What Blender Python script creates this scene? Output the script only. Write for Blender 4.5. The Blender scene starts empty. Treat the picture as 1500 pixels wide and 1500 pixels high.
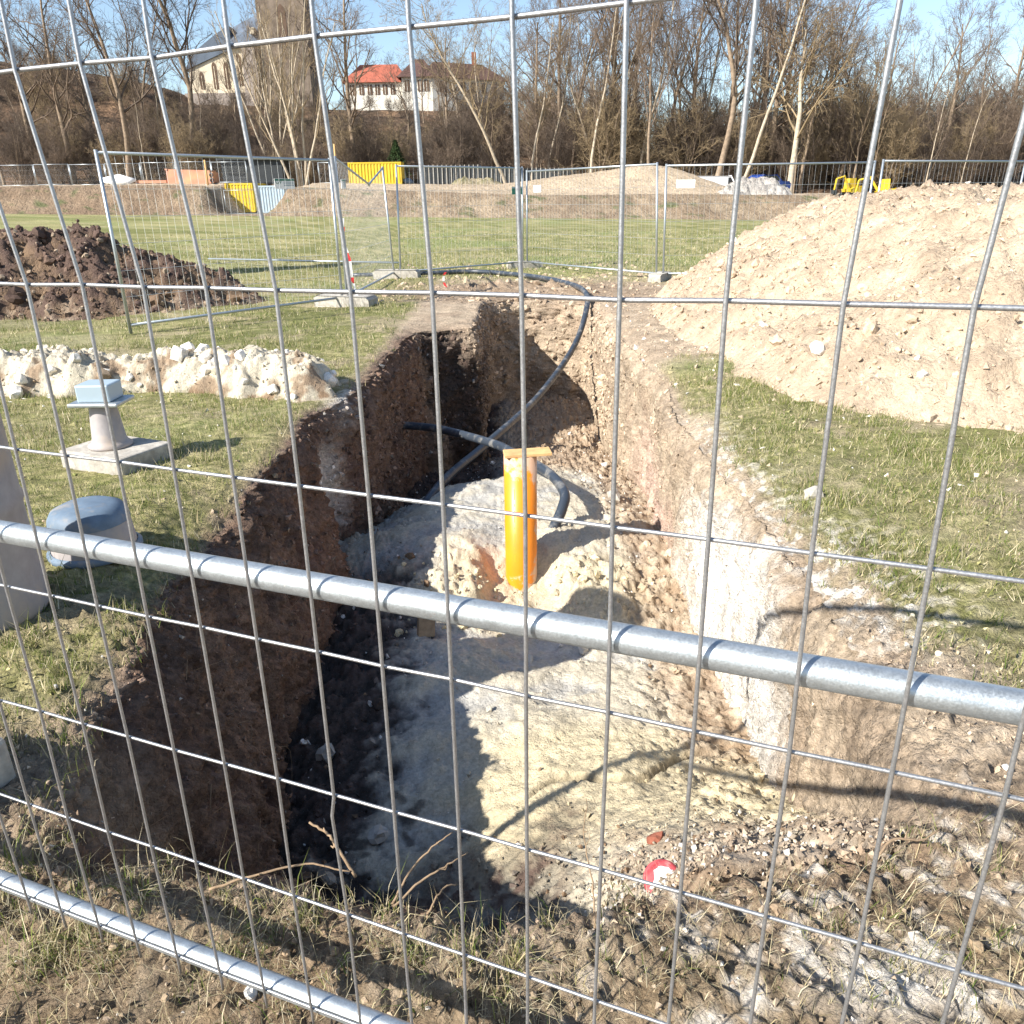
import bpy, math, random
import numpy as np
from mathutils import Vector, Matrix, Euler

rng = np.random.default_rng(11)
random.seed(11)
SC = bpy.context.scene
COL = SC.collection
R = math.radians

# ------------------------------------------------------------------ camera
cd = bpy.data.cameras.new("camera")
cam = bpy.data.objects.new("camera", cd)
COL.objects.link(cam)
cd.sensor_width = 36.0
cd.lens = 36.0 * 1140.0 / 1500.0
cd.clip_start = 0.05
cd.clip_end = 3000.0
cam.matrix_world = Matrix.Translation((0, 0, 1.5)) @ Matrix.Rotation(R(68.0), 4, 'X') @ Matrix.Rotation(R(-0.8), 4, 'Z')
SC.camera = cam

# ------------------------------------------------------------------ light
SUN_TRAVEL = Vector((1.15, 0.77, -1.0)).normalized()
sun_el = math.asin(-SUN_TRAVEL.z)
sun_az = math.atan2(-SUN_TRAVEL.x, -SUN_TRAVEL.y)
world = bpy.data.worlds.new("World")
SC.world = world
world.use_nodes = True
nt = world.node_tree
for n_ in list(nt.nodes):
    nt.nodes.remove(n_)
wo = nt.nodes.new("ShaderNodeOutputWorld")
wb = nt.nodes.new("ShaderNodeBackground")
sky = nt.nodes.new("ShaderNodeTexSky")
sky.sky_type = 'NISHITA'
sky.sun_disc = False
sky.sun_elevation = sun_el
sky.sun_rotation = sun_az
sky.air_density = 1.0
sky.dust_density = 0.6
sky.ozone_density = 1.6
wb.inputs[1].default_value = 0.10
nt.links.new(sky.outputs[0], wb.inputs[0])
nt.links.new(wb.outputs[0], wo.inputs[0])
ld = bpy.data.lights.new("sun", 'SUN')
ld.energy = 4.8
ld.angle = R(0.53)
ld.color = (1.0, 0.955, 0.885)
sun = bpy.data.objects.new("sun", ld)
COL.objects.link(sun)
sun.rotation_euler = SUN_TRAVEL.to_track_quat('-Z', 'Y').to_euler()
sun.location = (-6, -5, 9)
SC.view_settings.view_transform = 'Standard'
SC.view_settings.look = 'None'
SC.view_settings.exposure = 1.06
SC.view_settings.gamma = 1.0
SC.view_settings.use_curve_mapping = False
SC.cycles.max_bounces = 6
SC.cycles.diffuse_bounces = 3

# ------------------------------------------------------------------ noise
_perm = rng.permutation(256)
_perm = np.concatenate([_perm, _perm, _perm])
_g = rng.normal(size=(256, 3))
_g /= np.linalg.norm(_g, axis=1)[:, None]


def perlin(p):
    p = np.asarray(p, float)
    i = np.floor(p).astype(int)
    f = p - i
    u = f * f * f * (f * (f * 6 - 15) + 10)
    i &= 255
    out = 0
    for dx in (0, 1):
        wx = u[:, 0] if dx else 1 - u[:, 0]
        for dy in (0, 1):
            wy = u[:, 1] if dy else 1 - u[:, 1]
            for dz in (0, 1):
                wz = u[:, 2] if dz else 1 - u[:, 2]
                h = _perm[_perm[_perm[(i[:, 0] + dx) & 255] + ((i[:, 1] + dy) & 255)] + ((i[:, 2] + dz) & 255)]
                g = _g[h]
                out = out + wx * wy * wz * (g[:, 0] * (f[:, 0] - dx) + g[:, 1] * (f[:, 1] - dy) + g[:, 2] * (f[:, 2] - dz))
    return out


def fbm(p, scale, octv=4, gain=0.5, off=0.0):
    p = np.asarray(p, float) * scale + off
    a, s, o = 1.0, 1.0, 0
    for k in range(octv):
        o = o + a * perlin(p * s + 17.3 * k)
        a *= gain
        s *= 2.03
    return o


def ridged(p, scale, octv=3, gain=0.55, off=0.0):
    p = np.asarray(p, float) * scale + off
    a, s, o = 1.0, 1.0, 0
    for k in range(octv):
        o = o + a * (1 - np.abs(perlin(p * s + 9.1 * k)) * 2.4)
        a *= gain
        s *= 2.1
    return o


def sstep(a, b, x):
    t = np.clip((x - a) / (b - a), 0, 1)
    return t * t * (3 - 2 * t)


def mixc(a, b, t):
    t = np.asarray(t)[:, None]
    return np.asarray(a) * (1 - t) + np.asarray(b) * t


# ------------------------------------------------------------------ materials
def new_mat(name):
    m = bpy.data.materials.new(name)
    m.use_nodes = True
    t = m.node_tree
    for n in list(t.nodes):
        t.nodes.remove(n)
    o = t.nodes.new("ShaderNodeOutputMaterial")
    b = t.nodes.new("ShaderNodeBsdfPrincipled")
    t.links.new(b.outputs[0], o.inputs[0])
    return m, t, b


def noise_node(t, scale, detail=4.0, rough=0.55, coord=None):
    n = t.nodes.new("ShaderNodeTexNoise")
    n.inputs['Scale'].default_value = scale
    n.inputs['Detail'].default_value = detail
    n.inputs['Roughness'].default_value = rough
    if coord is not None:
        t.links.new(coord, n.inputs['Vector'])
    return n


def ramp(t, src, lo, hi, p0=0.3, p1=0.7):
    r = t.nodes.new("ShaderNodeMapRange")
    r.inputs['From Min'].default_value = p0
    r.inputs['From Max'].default_value = p1
    r.inputs['To Min'].default_value = lo
    r.inputs['To Max'].default_value = hi
    t.links.new(src, r.inputs['Value'])
    return r.outputs[0]


def scale_col(t, col, fac):
    v = t.nodes.new("ShaderNodeVectorMath")
    v.operation = 'SCALE'
    t.links.new(col, v.inputs[0])
    t.links.new(fac, v.inputs['Scale'])
    return v.outputs[0]


def mix_rgb(t, fac, a, b):
    m = t.nodes.new("ShaderNodeMix")
    m.data_type = 'RGBA'
    if hasattr(fac, 'is_linked'):
        t.links.new(fac, m.inputs[0])
    else:
        m.inputs[0].default_value = fac
    for v, i in ((a, 6), (b, 7)):
        if hasattr(v, 'is_linked'):
            t.links.new(v, m.inputs[i])
        else:
            m.inputs[i].default_value = (*v, 1)
    return m.outputs[2]


def soil_mat(name, s1=35.0, s2=140.0, bump=0.6, dist=0.02, speck=True, var=0.3, rough=0.95):
    m, t, b = new_mat(name)
    at = t.nodes.new("ShaderNodeAttribute")
    at.attribute_name = "tint"
    tc = t.nodes.new("ShaderNodeTexCoord")
    co = tc.outputs['Object']
    na = noise_node(t, s1, 6, 0.65, co)
    nb = noise_node(t, s2, 5, 0.7, co)
    nc = noise_node(t, s1 * 0.12, 3, 0.5, co)
    c = scale_col(t, at.outputs['Color'], ramp(t, na.outputs[0], 1 - var, 1 + var, 0.3, 0.7))
    c = scale_col(t, c, ramp(t, nc.outputs[0], 1 - var * 0.6, 1 + var * 0.6, 0.3, 0.7))
    if speck:
        vo = t.nodes.new("ShaderNodeTexVoronoi")
        vo.inputs['Scale'].default_value = s1 * 1.6
        t.links.new(co, vo.inputs['Vector'])
        k = ramp(t, vo.outputs['Distance'], 0.55, 0.0, 0.1, 0.26)
        k2 = t.nodes.new("ShaderNodeMath")
        k2.operation = 'MULTIPLY'
        t.links.new(k, k2.inputs[0])
        t.links.new(ramp(t, nb.outputs[0], 0, 1, 0.5, 0.62), k2.inputs[1])
        c = mix_rgb(t, k2.outputs[0], c, (0.55, 0.48, 0.38))
    t.links.new(c, b.inputs['Base Color'])
    b.inputs['Roughness'].default_value = rough
    b.inputs['Specular IOR Level'].default_value = 0.15
    nd = noise_node(t, s1 * .4, 9, 0.72, co)
    wv = t.nodes.new("ShaderNodeVectorMath"); wv.operation = 'MULTIPLY_ADD'
    t.links.new(na.outputs['Color'], wv.inputs[0])
    wv.inputs[1].default_value = (1.2 / s1,) * 3
    t.links.new(co, wv.inputs[2])
    vg = t.nodes.new("ShaderNodeTexVoronoi")
    vg.inputs['Scale'].default_value = s1 * 1.9
    vg.feature = 'F1'
    t.links.new(wv.outputs[0], vg.inputs['Vector'])
    ad = t.nodes.new("ShaderNodeMath")
    ad.operation = 'ADD'
    t.links.new(ramp(t, nd.outputs[0], 0, 1.5, 0.2, 0.8), ad.inputs[0])
    t.links.new(ramp(t, vg.outputs['Distance'], 0.42, 0.0, 0.0, 0.7), ad.inputs[1])
    bp = t.nodes.new("ShaderNodeBump")
    bp.inputs['Strength'].default_value = bump
    bp.inputs['Distance'].default_value = dist
    t.links.new(ad.outputs[0], bp.inputs['Height'])
    t.links.new(bp.outputs[0], b.inputs['Normal'])
    return m


def simple_mat(name, col, rough=0.6, metal=0.0, var=0.15, scale=8.0, bump=0.0, spec=0.4, dirt=None, dirt_amt=0.5, dirt_scale=3.0):
    m, t, b = new_mat(name)
    tc = t.nodes.new("ShaderNodeTexCoord")
    co = tc.outputs['Object']
    n = noise_node(t, scale, 5, 0.6, co)
    rgb = t.nodes.new("ShaderNodeRGB")
    rgb.outputs[0].default_value = (*col, 1)
    c = scale_col(t, rgb.outputs[0], ramp(t, n.outputs[0], 1 - var, 1 + var))
    if dirt is not None:
        d = noise_node(t, dirt_scale, 6, 0.65, co)
        c = mix_rgb(t, ramp(t, d.outputs[0], 0, dirt_amt, 0.5, 0.68), c, dirt)
    t.links.new(c, b.inputs['Base Color'])
    b.inputs['Roughness'].default_value = rough
    b.inputs['Metallic'].default_value = metal
    b.inputs['Specular IOR Level'].default_value = spec
    if bump:
        bp = t.nodes.new("ShaderNodeBump")
        bp.inputs['Strength'].default_value = bump
        bp.inputs['Distance'].default_value = 0.01
        t.links.new(n.outputs[0], bp.inputs['Height'])
        t.links.new(bp.outputs[0], b.inputs['Normal'])
    return m


def leaf_mat(name):
    m, t, b = new_mat(name)
    at = t.nodes.new("ShaderNodeAttribute")
    at.attribute_name = "tint"
    t.links.new(at.outputs['Color'], b.inputs['Base Color'])
    b.inputs['Roughness'].default_value = 0.7
    b.inputs['Specular IOR Level'].default_value = 0.2
    tr = t.nodes.new("ShaderNodeBsdfTranslucent")
    t.links.new(at.outputs['Color'], tr.inputs[0])
    mx = t.nodes.new("ShaderNodeMixShader")
    mx.inputs[0].default_value = 0.3
    t.links.new(b.outputs[0], mx.inputs[1])
    t.links.new(tr.outputs[0], mx.inputs[2])
    o = [n for n in t.nodes if n.type == 'OUTPUT_MATERIAL'][0]
    t.links.new(mx.outputs[0], o.inputs[0])
    return m


M = {}
M['soil'] = soil_mat('soil', 42, 170, 0.95, 0.018, var=.36)
M['sand'] = soil_mat('sand', 50, 260, 0.8, 0.009, var=0.22)
M['mound'] = soil_mat('mound_soil', 20, 90, 0.85, 0.026, var=0.22)
M['far_soil'] = soil_mat('far_soil', 2.6, 9, 0.8, 0.25, var=0.25)
M['hill'] = soil_mat('hill_leaf_litter', 1.2, 5, 0.9, 0.5, speck=False, var=0.55)
M['clod'] = soil_mat('clod', 90, 300, 0.4, 0.004, speck=False, var=0.25)
M['grass'] = leaf_mat('grass_blades')


def galv(name, col=(0.47, 0.51, 0.53), rust=True):
    m, t, b = new_mat(name)
    tc = t.nodes.new("ShaderNodeTexCoord")
    co = tc.outputs['Object']
    n = noise_node(t, 55, 6, 0.7, co)
    n2 = noise_node(t, 420, 3, 0.6, co)
    rgb = t.nodes.new("ShaderNodeRGB")
    rgb.outputs[0].default_value = (*col, 1)
    c = scale_col(t, rgb.outputs[0], ramp(t, n.outputs[0], 0.8, 1.12))
    c = scale_col(t, c, ramp(t, n2.outputs[0], 0.85, 1.1))
    if rust:
        d = noise_node(t, 14, 6, 0.75, co)
        c = mix_rgb(t, ramp(t, d.outputs[0], 0, 0.7, 0.66, 0.74), c, (0.30, 0.14, 0.06))
        d2 = noise_node(t, 23, 6, 0.7, co)
        c = mix_rgb(t, ramp(t, d2.outputs[0], 0, 0.6, 0.68, 0.72), c, (0.75, 0.73, 0.68))
    t.links.new(c, b.inputs['Base Color'])
    b.inputs['Metallic'].default_value = 0.75
    t.links.new(ramp(t, n2.outputs[0], 0.34, 0.52), b.inputs['Roughness'])
    bp = t.nodes.new("ShaderNodeBump")
    bp.inputs['Strength'].default_value = 0.12
    bp.inputs['Distance'].default_value = 0.002
    t.links.new(n2.outputs[0], bp.inputs['Height'])
    t.links.new(bp.outputs[0], b.inputs['Normal'])
    return m


M['galv'] = galv('galvanised_tube')
M['wire'] = galv('galvanised_wire', (0.40, 0.405, 0.41), rust=False)
M['far_wire'] = galv('bright_galvanised_wire', (0.74, 0.74, 0.72), rust=False)
M['concrete'] = simple_mat('concrete', (0.42, 0.39, 0.34), 0.95, 0, 0.25, 22, 0.5, 0.2, (0.2, 0.17, 0.13), 0.5, 6)
M['bark'] = simple_mat('bark', (0.25, 0.19, 0.135), 0.95, 0, 0.35, 5, 0.5, 0.1)
M['pale_bark'] = simple_mat('pale_bark', (0.42, 0.35, 0.26), 0.95, 0, 0.3, 4, 0.4, 0.1)
M['twig'] = simple_mat('twig', (0.185, 0.14, 0.105), 0.95, 0, 0.3, 1.5, 0, 0.1)
M['twig_warm'] = simple_mat('warm_twig', (0.27, 0.205, 0.125), 0.95, 0, 0.3, 1.5, 0, 0.1)
M['twig_dark'] = simple_mat('dark_twig', (0.125, 0.097, 0.077), 0.95, 0, 0.3, 1.5, 0, 0.1)
M['ever'] = simple_mat('evergreen', (0.045, 0.075, 0.025), 0.8, 0, 0.4, 3, 0, 0.2)
M['yellow'] = simple_mat('yellow_paint', (0.60, 0.415, 0.03), 0.55, 0, 0.12, 1.2, 0, 0.3, (0.35, 0.22, 0.06), 0.35, 1.5)
M['salmon'] = simple_mat('faded_red_paint', (0.52, 0.26, 0.17), 0.8, 0, 0.15, 1.0, 0, 0.2, (0.62, 0.4, 0.2), 0.6, 0.8)
M['greyblue'] = simple_mat('grey_blue_sheet', (0.38, 0.47, 0.53), 0.5, 0.2, 0.1, 1.0, 0, 0.4)
M['dark'] = simple_mat('dark_paint', (0.03, 0.034, 0.036), 0.5, 0, 0.2, 2)
M['glass'] = simple_mat('dark_window', (0.02, 0.022, 0.026), 0.15, 0, 0.1, 2, 0, 0.5)
M['black_rubber'] = simple_mat('black_rubber', (0.025, 0.025, 0.027), 0.8, 0, 0.2, 20)
M['white_plate'] = simple_mat('white_plate', (0.8, 0.8, 0.77), 0.5, 0, 0.04, 4)
M['green_plate'] = simple_mat('green_plate', (0.03, 0.16, 0.11), 0.5, 0, 0.1, 4)
M['grey_print'] = simple_mat('grey_print', (0.28, 0.34, 0.36), 0.6, 0, 0.1, 20)
M['red'] = simple_mat('red_plastic', (0.72, 0.05, 0.05), 0.45, 0, 0.12, 30)
M['cap_red'] = simple_mat('dusty_red_plastic', (0.60, 0.09, 0.10), 0.7, 0, 0.2, 40, 0.1, 0.2, (0.62, 0.48, 0.42), 0.75, 30)
M['white_tape'] = simple_mat('white_tape', (0.8, 0.78, 0.75), 0.5, 0, 0.06, 30)
M['slate'] = simple_mat('slate_roof', (0.10, 0.125, 0.16), 0.6, 0, 0.2, 0.8, 0, 0.3)
M['plaster'] = simple_mat('cream_plaster', (0.66, 0.57, 0.42), 0.9, 0, 0.14, 0.5, 0, 0.2, (0.42, 0.34, 0.24), 0.35, 0.4)
M['stone'] = simple_mat('grey_stone', (0.33, 0.28, 0.24), 0.95, 0, 0.3, 1.2, 0, 0.2)
M['tower_stone'] = simple_mat('brown_stone', (0.19, 0.15, 0.115), 0.95, 0, 0.35, 0.9, 0, 0.2)
M['redtile'] = simple_mat('red_roof_tile', (0.36, 0.11, 0.07), 0.8, 0, 0.2, 1.5, 0, 0.2)
M['browntile'] = simple_mat('brown_roof_tile', (0.11, 0.062, 0.052), 0.85, 0, 0.25, 1.5, 0, 0.2)
M['whitewall'] = simple_mat('white_render', (0.74, 0.70, 0.60), 0.9, 0, 0.1, 0.6, 0, 0.2)
M['shade_glass'] = simple_mat('brown_window', (0.12, 0.07, 0.04), 0.4, 0, 0.2, 2)
M['wood'] = simple_mat('raw_wood', (0.58, 0.36, 0.16), 0.8, 0, 0.2, 14, 0.2, 0.2)
M['old_wood'] = simple_mat('weathered_wood', (0.30, 0.22, 0.14), 0.9, 0, 0.3, 18, 0.3, 0.1)
M['root'] = simple_mat('root_bark', (0.27, 0.19, 0.12), 0.9, 0, 0.3, 60, 0.3, 0.1)
M['blue_paint'] = simple_mat('blue_car_paint', (0.03, 0.07, 0.28), 0.25, 0.3, 0.05, 2)
M['white_paint'] = simple_mat('white_car_paint', (0.75, 0.76, 0.78), 0.3, 0, 0.05, 2)
M['plastic_grey'] = simple_mat('grey_plastic', (0.33, 0.30, 0.29), 0.6, 0, 0.12, 20, 0.05, 0.4, (0.40, 0.31, 0.22), 0.7, 5)
M['plastic_blue'] = simple_mat('blue_plastic', (0.13, 0.18, 0.24), 0.6, 0, 0.15, 20, 0.05, 0.35, (0.36, 0.30, 0.23), 0.75, 7)
M['brick_red'] = simple_mat('red_brick', (0.27, 0.10, 0.065), 0.9, 0, 0.25, 40, 0.4, 0.1)


def pipe_mat():
    m, t, b = new_mat('orange_pipe')
    tc = t.nodes.new("ShaderNodeTexCoord")
    co = tc.outputs['Object']
    n = noise_node(t, 6, 5, 0.6, co)
    rgb = t.nodes.new("ShaderNodeRGB")
    rgb.outputs[0].default_value = (0.86, 0.255, 0.012, 1)
    c = scale_col(t, rgb.outputs[0], ramp(t, n.outputs[0], 0.9, 1.08))
    sep = t.nodes.new("ShaderNodeSeparateXYZ")
    t.links.new(co, sep.inputs[0])
    # cement smears near the top, low on the right and along the right side
    d = noise_node(t, 11, 6, 0.7, co)
    top = ramp(t, sep.outputs[2], 0, 0.50, 0.80, 1.08)
    bot = ramp(t, sep.outputs[2], 0.36, 0, 0.02, 0.34)
    side = ramp(t, sep.outputs[0], 0, 0.3, 0.05, 0.11)
    s1 = t.nodes.new("ShaderNodeMath"); s1.operation = 'ADD'
    t.links.new(top, s1.inputs[0]); t.links.new(bot, s1.inputs[1])
    s2 = t.nodes.new("ShaderNodeMath"); s2.operation = 'ADD'
    t.links.new(s1.outputs[0], s2.inputs[0]); t.links.new(side, s2.inputs[1])
    s3 = t.nodes.new("ShaderNodeMath"); s3.operation = 'ADD'
    t.links.new(s2.outputs[0], s3.inputs[0]); t.links.new(d.outputs[0], s3.inputs[1])
    k = ramp(t, s3.outputs[0], 0, 0.8, 0.78, 0.88)
    c = mix_rgb(t, k, c, (0.62, 0.46, 0.33))
    t.links.new(c, b.inputs['Base Color'])
    b.inputs['Roughness'].default_value = 0.38
    b.inputs['Specular IOR Level'].default_value = 0.45
    return m


M['pipe'] = pipe_mat()


def hose_mat():
    m, t, b = new_mat('black_hose')
    tc = t.nodes.new("ShaderNodeTexCoord")
    co = tc.outputs['Object']
    n = noise_node(t, 9, 5, 0.6, co)
    c = mix_rgb(t, ramp(t, n.outputs[0], 0, 0.75, 0.52, 0.75), (0.035, 0.045, 0.06), (0.33, 0.31, 0.27))
    t.links.new(c, b.inputs['Base Color'])
    b.inputs['Roughness'].default_value = 0.38
    return m


M['hose'] = hose_mat()


# ------------------------------------------------------------------ mesh helpers
def mk(name, V, F, mat=None, parent=None, smooth=False, tint=None, link=True):
    V = np.ascontiguousarray(V, dtype=np.float32)
    if isinstance(F, np.ndarray):
        F = [F]
    F = [np.asarray(f, dtype=np.int32) for f in F if len(f)]
    me = bpy.data.meshes.new(name)
    me.vertices.add(len(V))
    me.vertices.foreach_set("co", V.ravel())
    nl = sum(f.size for f in F)
    npoly = sum(len(f) for f in F)
    me.loops.add(nl)
    me.loops.foreach_set("vertex_index", np.concatenate([f.ravel() for f in F]))
    me.polygons.add(npoly)
    tot = np.concatenate([np.full(len(f), f.shape[1], dtype=np.int32) for f in F])
    st = np.concatenate([[0], np.cumsum(tot)[:-1]]).astype(np.int32)
    me.polygons.foreach_set("loop_start", st)
    me.polygons.foreach_set("use_smooth", np.full(npoly, smooth))
    me.update(calc_edges=True)
    if tint is not None:
        a = me.attributes.new("tint", 'FLOAT_COLOR', 'POINT')
        c = np.ones((len(V), 4), dtype=np.float32)
        c[:, :3] = tint
        a.data.foreach_set("color", c.ravel())
    if mat:
        me.materials.append(mat)
    o = bpy.data.objects.new(name, me)
    if link:
        COL.objects.link(o)
    if parent is not None:
        o.parent = parent
    return o


def tag(o, label=None, cat=None, group=None, kind=None):
    if label: o['label'] = label
    if cat: o['category'] = cat
    if group: o['group'] = group
    if kind: o['kind'] = kind
    return o


def thing(name, label, cat, loc=(0, 0, 0), rz=0.0, group=None):
    o = bpy.data.objects.new(name, None)
    o.empty_display_size = 0.2
    COL.objects.link(o)
    o.location = loc
    o.rotation_euler = (0, 0, rz)
    return tag(o, label, cat, group)


class MB:
    def __init__(s):
        s.v = []; s.q = []; s.t = []; s.n = 0

    def add(s, V, Q=(), T=()):
        V = np.asarray(V, float)
        s.v.append(V)
        if len(Q): s.q.append(np.asarray(Q, int) + s.n)
        if len(T): s.t.append(np.asarray(T, int) + s.n)
        s.n += len(V)
        return s

    def box(s, lo, hi, rot=None, org=None):
        x0, y0, z0 = lo; x1, y1, z1 = hi
        V = np.array([(x0, y0, z0), (x1, y0, z0), (x1, y1, z0), (x0, y1, z0), (x0, y0, z1), (x1, y0, z1), (x1, y1, z1), (x0, y1, z1)], float)
        if rot is not None: V = V @ np.asarray(rot.to_3x3()).T
        if org is not None: V = V + np.asarray(org)
        return s.add(V, [(0, 3, 2, 1), (4, 5, 6, 7), (0, 1, 5, 4), (1, 2, 6, 5), (2, 3, 7, 6), (3, 0, 4, 7)])

    def prism(s, pts, y0, y1):
        """polygon in x,z (ccw seen from -y) extruded along y"""
        n = len(pts)
        V = [(p[0], y0, p[1]) for p in pts] + [(p[0], y1, p[1]) for p in pts]
        s.add(V, [(i, (i + 1) % n, n + (i + 1) % n, n + i) for i in range(n)])
        b = s.n - 2 * n
        if n == 4:
            s.q.append(np.array([(0, 1, 2, 3), (7, 6, 5, 4)]) + b)
        else:
            s.t.append(np.array([(0, i, i + 1) for i in range(1, n - 1)] + [(n, n + i + 1, n + i) for i in range(1, n - 1)]) + b)
        return s

    def tube(s, P, r, k=10, caps=True):
        P = np.asarray(P, float)
        n = len(P)
        r = np.broadcast_to(np.asarray(r, float), (n,))
        d = np.gradient(P, axis=0)
        d /= np.linalg.norm(d, axis=1)[:, None] + 1e-12
        up = np.array([0, 0, 1.0]) if abs(d[0, 2]) < 0.9 else np.array([1.0, 0, 0])
        u = np.cross(d[0], up); u /= np.linalg.norm(u)
        V = []
        for i in range(n):
            u = u - d[i] * (u @ d[i]); u /= np.linalg.norm(u) + 1e-12
            w = np.cross(d[i], u)
            a = np.arange(k) * 2 * np.pi / k
            V.append(P[i] + r[i] * (np.cos(a)[:, None] * u + np.sin(a)[:, None] * w))
        V = np.concatenate(V)
        Q = [(i * k + j, i * k + (j + 1) % k, (i + 1) * k + (j + 1) % k, (i + 1) * k + j) for i in range(n - 1) for j in range(k)]
        T = []
        if caps:
            V = np.concatenate([V, P[:1], P[-1:]])
            T = [(n * k, (j + 1) % k, j) for j in range(k)] + [(n * k + 1, (n - 1) * k + j, (n - 1) * k + (j + 1) % k) for j in range(k)]
        return s.add(V, Q, T)

    def lathe(s, prof, k=24, org=(0, 0, 0), rot=None):
        """prof: list of (r,z)"""
        n = len(prof)
        a = np.arange(k) * 2 * np.pi / k
        V = np.concatenate([np.stack([r * np.cos(a), r * np.sin(a), np.full(k, z)], 1) for r, z in prof])
        if rot is not None: V = V @ np.asarray(rot.to_3x3()).T
        V = V + np.asarray(org)
        return s.add(V, [(i * k + j, i * k + (j + 1) % k, (i + 1) * k + (j + 1) % k, (i + 1) * k + j) for i in range(n - 1) for j in range(k)])

    def build(s, name, mat, parent=None, smooth=False, tint=None, link=True):
        F = []
        if s.q: F.append(np.concatenate(s.q))
        if s.t: F.append(np.concatenate(s.t))
        return mk(name, np.concatenate(s.v), F, mat, parent, smooth, tint, link)


def bevel(o, w, seg=2):
    md = o.modifiers.new("bevel", 'BEVEL')
    md.width = w; md.segments = seg; md.limit_method = 'ANGLE'
    return o


def spline(pts, n):
    pts = np.asarray(pts, float)
    P = np.concatenate([[2 * pts[0] - pts[1]], pts, [2 * pts[-1] - pts[-2]]])
    out = []
    m = len(pts) - 1
    for t in np.linspace(0, m, n):
        i = min(int(t), m - 1); f = t - i
        p0, p1, p2, p3 = P[i], P[i + 1], P[i + 2], P[i + 3]
        out.append(0.5 * ((2 * p1) + (-p0 + p2) * f + (2 * p0 - 5 * p1 + 4 * p2 - p3) * f * f + (-p0 + 3 * p1 - 3 * p2 + p3) * f ** 3))
    return np.array(out)


def grid_faces(a, b, wrap=False):
    i = np.arange(a - 1)[:, None]
    j = np.arange(b if wrap else b - 1)[None, :]
    j2 = (j + 1) % b
    return np.stack([(i * b + j).ravel(), (i * b + j2).ravel(), ((i + 1) * b + j2).ravel(), ((i + 1) * b + j).ravel()], 1)


def vnormals(V, a, b, wrap=False):
    G = V.reshape(a, b, 3)
    du = np.gradient(G, axis=0)
    if wrap:
        dv = np.roll(G, -1, 1) - np.roll(G, 1, 1)
    else:
        dv = np.gradient(G, axis=1)
    n = np.cross(dv, du)
    ar = np.linalg.norm(n, axis=2)
    return (n / (ar[..., None] + 1e-12)).reshape(-1, 3), ar.ravel()


# ------------------------------------------------------------------ palette (albedo)
TAN = np.array((0.46, 0.365, 0.262)); TAN2 = np.array((0.375, 0.288, 0.205)); BROWN = np.array((0.20, 0.135, 0.085))
DARK = np.array((0.105, 0.070, 0.056)); BLACKS = np.array((0.045, 0.036, 0.031)); CHALK = np.array((0.76, 0.71, 0.63))
PINK = np.array((0.55, 0.39, 0.31)); CREAM = np.array((0.53, 0.47, 0.36)); GREYS = np.array((0.42, 0.405, 0.37))
YSAND = np.array((0.57, 0.475, 0.30)); GRASSB = np.array((0.175, 0.18, 0.062)); STRAW = np.array((0.40, 0.35, 0.175))

# ------------------------------------------------------------------ ground sheet with the trench walls
ctrl = np.array([(-1.05, 1.52), (-.63, 1.49), (-.32, 1.41), (0, 1.34), (.3, 1.41), (.6, 1.49), (.92, 1.53), (1.10, 1.77),
                 (1.18, 2.2), (1.2, 2.6), (1.27, 3.2), (1.26, 3.9), (1.22, 5.0), (1.25, 5.7), (1.38, 7.1), (1.35, 7.8),
                 (1.31, 9.6), (1.29, 11.6), (1.22, 12.6), (.85, 13.0), (.35, 13.1), (-.15, 12.9), (-.38, 12.45), (-.42, 11.2),
                 (-.46, 10.3), (-.56, 10.1), (-.85, 10.0), (-1.1, 9.72), (-1.2, 9.2), (-1.25, 8.2), (-1.30, 6.7), (-1.40, 6.15), (-1.52, 5.8), (-1.44, 5.1),
                 (-1.50, 4.3), (-1.52, 3.6), (-1.43, 3.0), (-1.28, 2.4), (-1.2, 1.9)])


def closed_spline(c, per=40):
    n = len(c); out = []
    for i in range(n):
        p0, p1, p2, p3 = c[i - 1], c[i], c[(i + 1) % n], c[(i + 2) % n]
        for f in np.arange(per) / per:
            out.append(0.5 * ((2 * p1) + (-p0 + p2) * f + (2 * p0 - 5 * p1 + 4 * p2 - p3) * f * f + (-p0 + 3 * p1 - 3 * p2 + p3) * f ** 3))
    return np.array(out)


dense = closed_spline(ctrl, 80)
seg = np.linalg.norm(np.roll(dense, -1, 0) - dense, axis=1)
mid_y = 0.5 * (np.roll(dense, -1, 0) + dense)[:, 1]
wgt = seg / (0.0047 * np.maximum(mid_y, 1.6))
cum = np.concatenate([[0], np.cumsum(wgt)])
NP_ = int(cum[-1])
tt = np.linspace(0, cum[-1], NP_, endpoint=False)
dc = np.concatenate([dense, dense[:1]])
C2 = np.stack([np.interp(tt, cum, dc[:, 0]), np.interp(tt, cum, dc[:, 1])], 1)
med = np.stack([np.zeros(NP_), np.clip(C2[:, 1], 2.7, 8.9)], 1)
ND = C2 - med
ND /= np.linalg.norm(ND, axis=1)[:, None]


def smooth_closed(a, k):
    ker = np.hanning(2 * k + 3)[1:-1]; ker /= ker.sum()
    p = np.concatenate([a[-k:], a, a[:k]])
    return np.stack([np.convolve(p[:, i], ker, 'valid') for i in range(a.shape[1])], 1)


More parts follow.
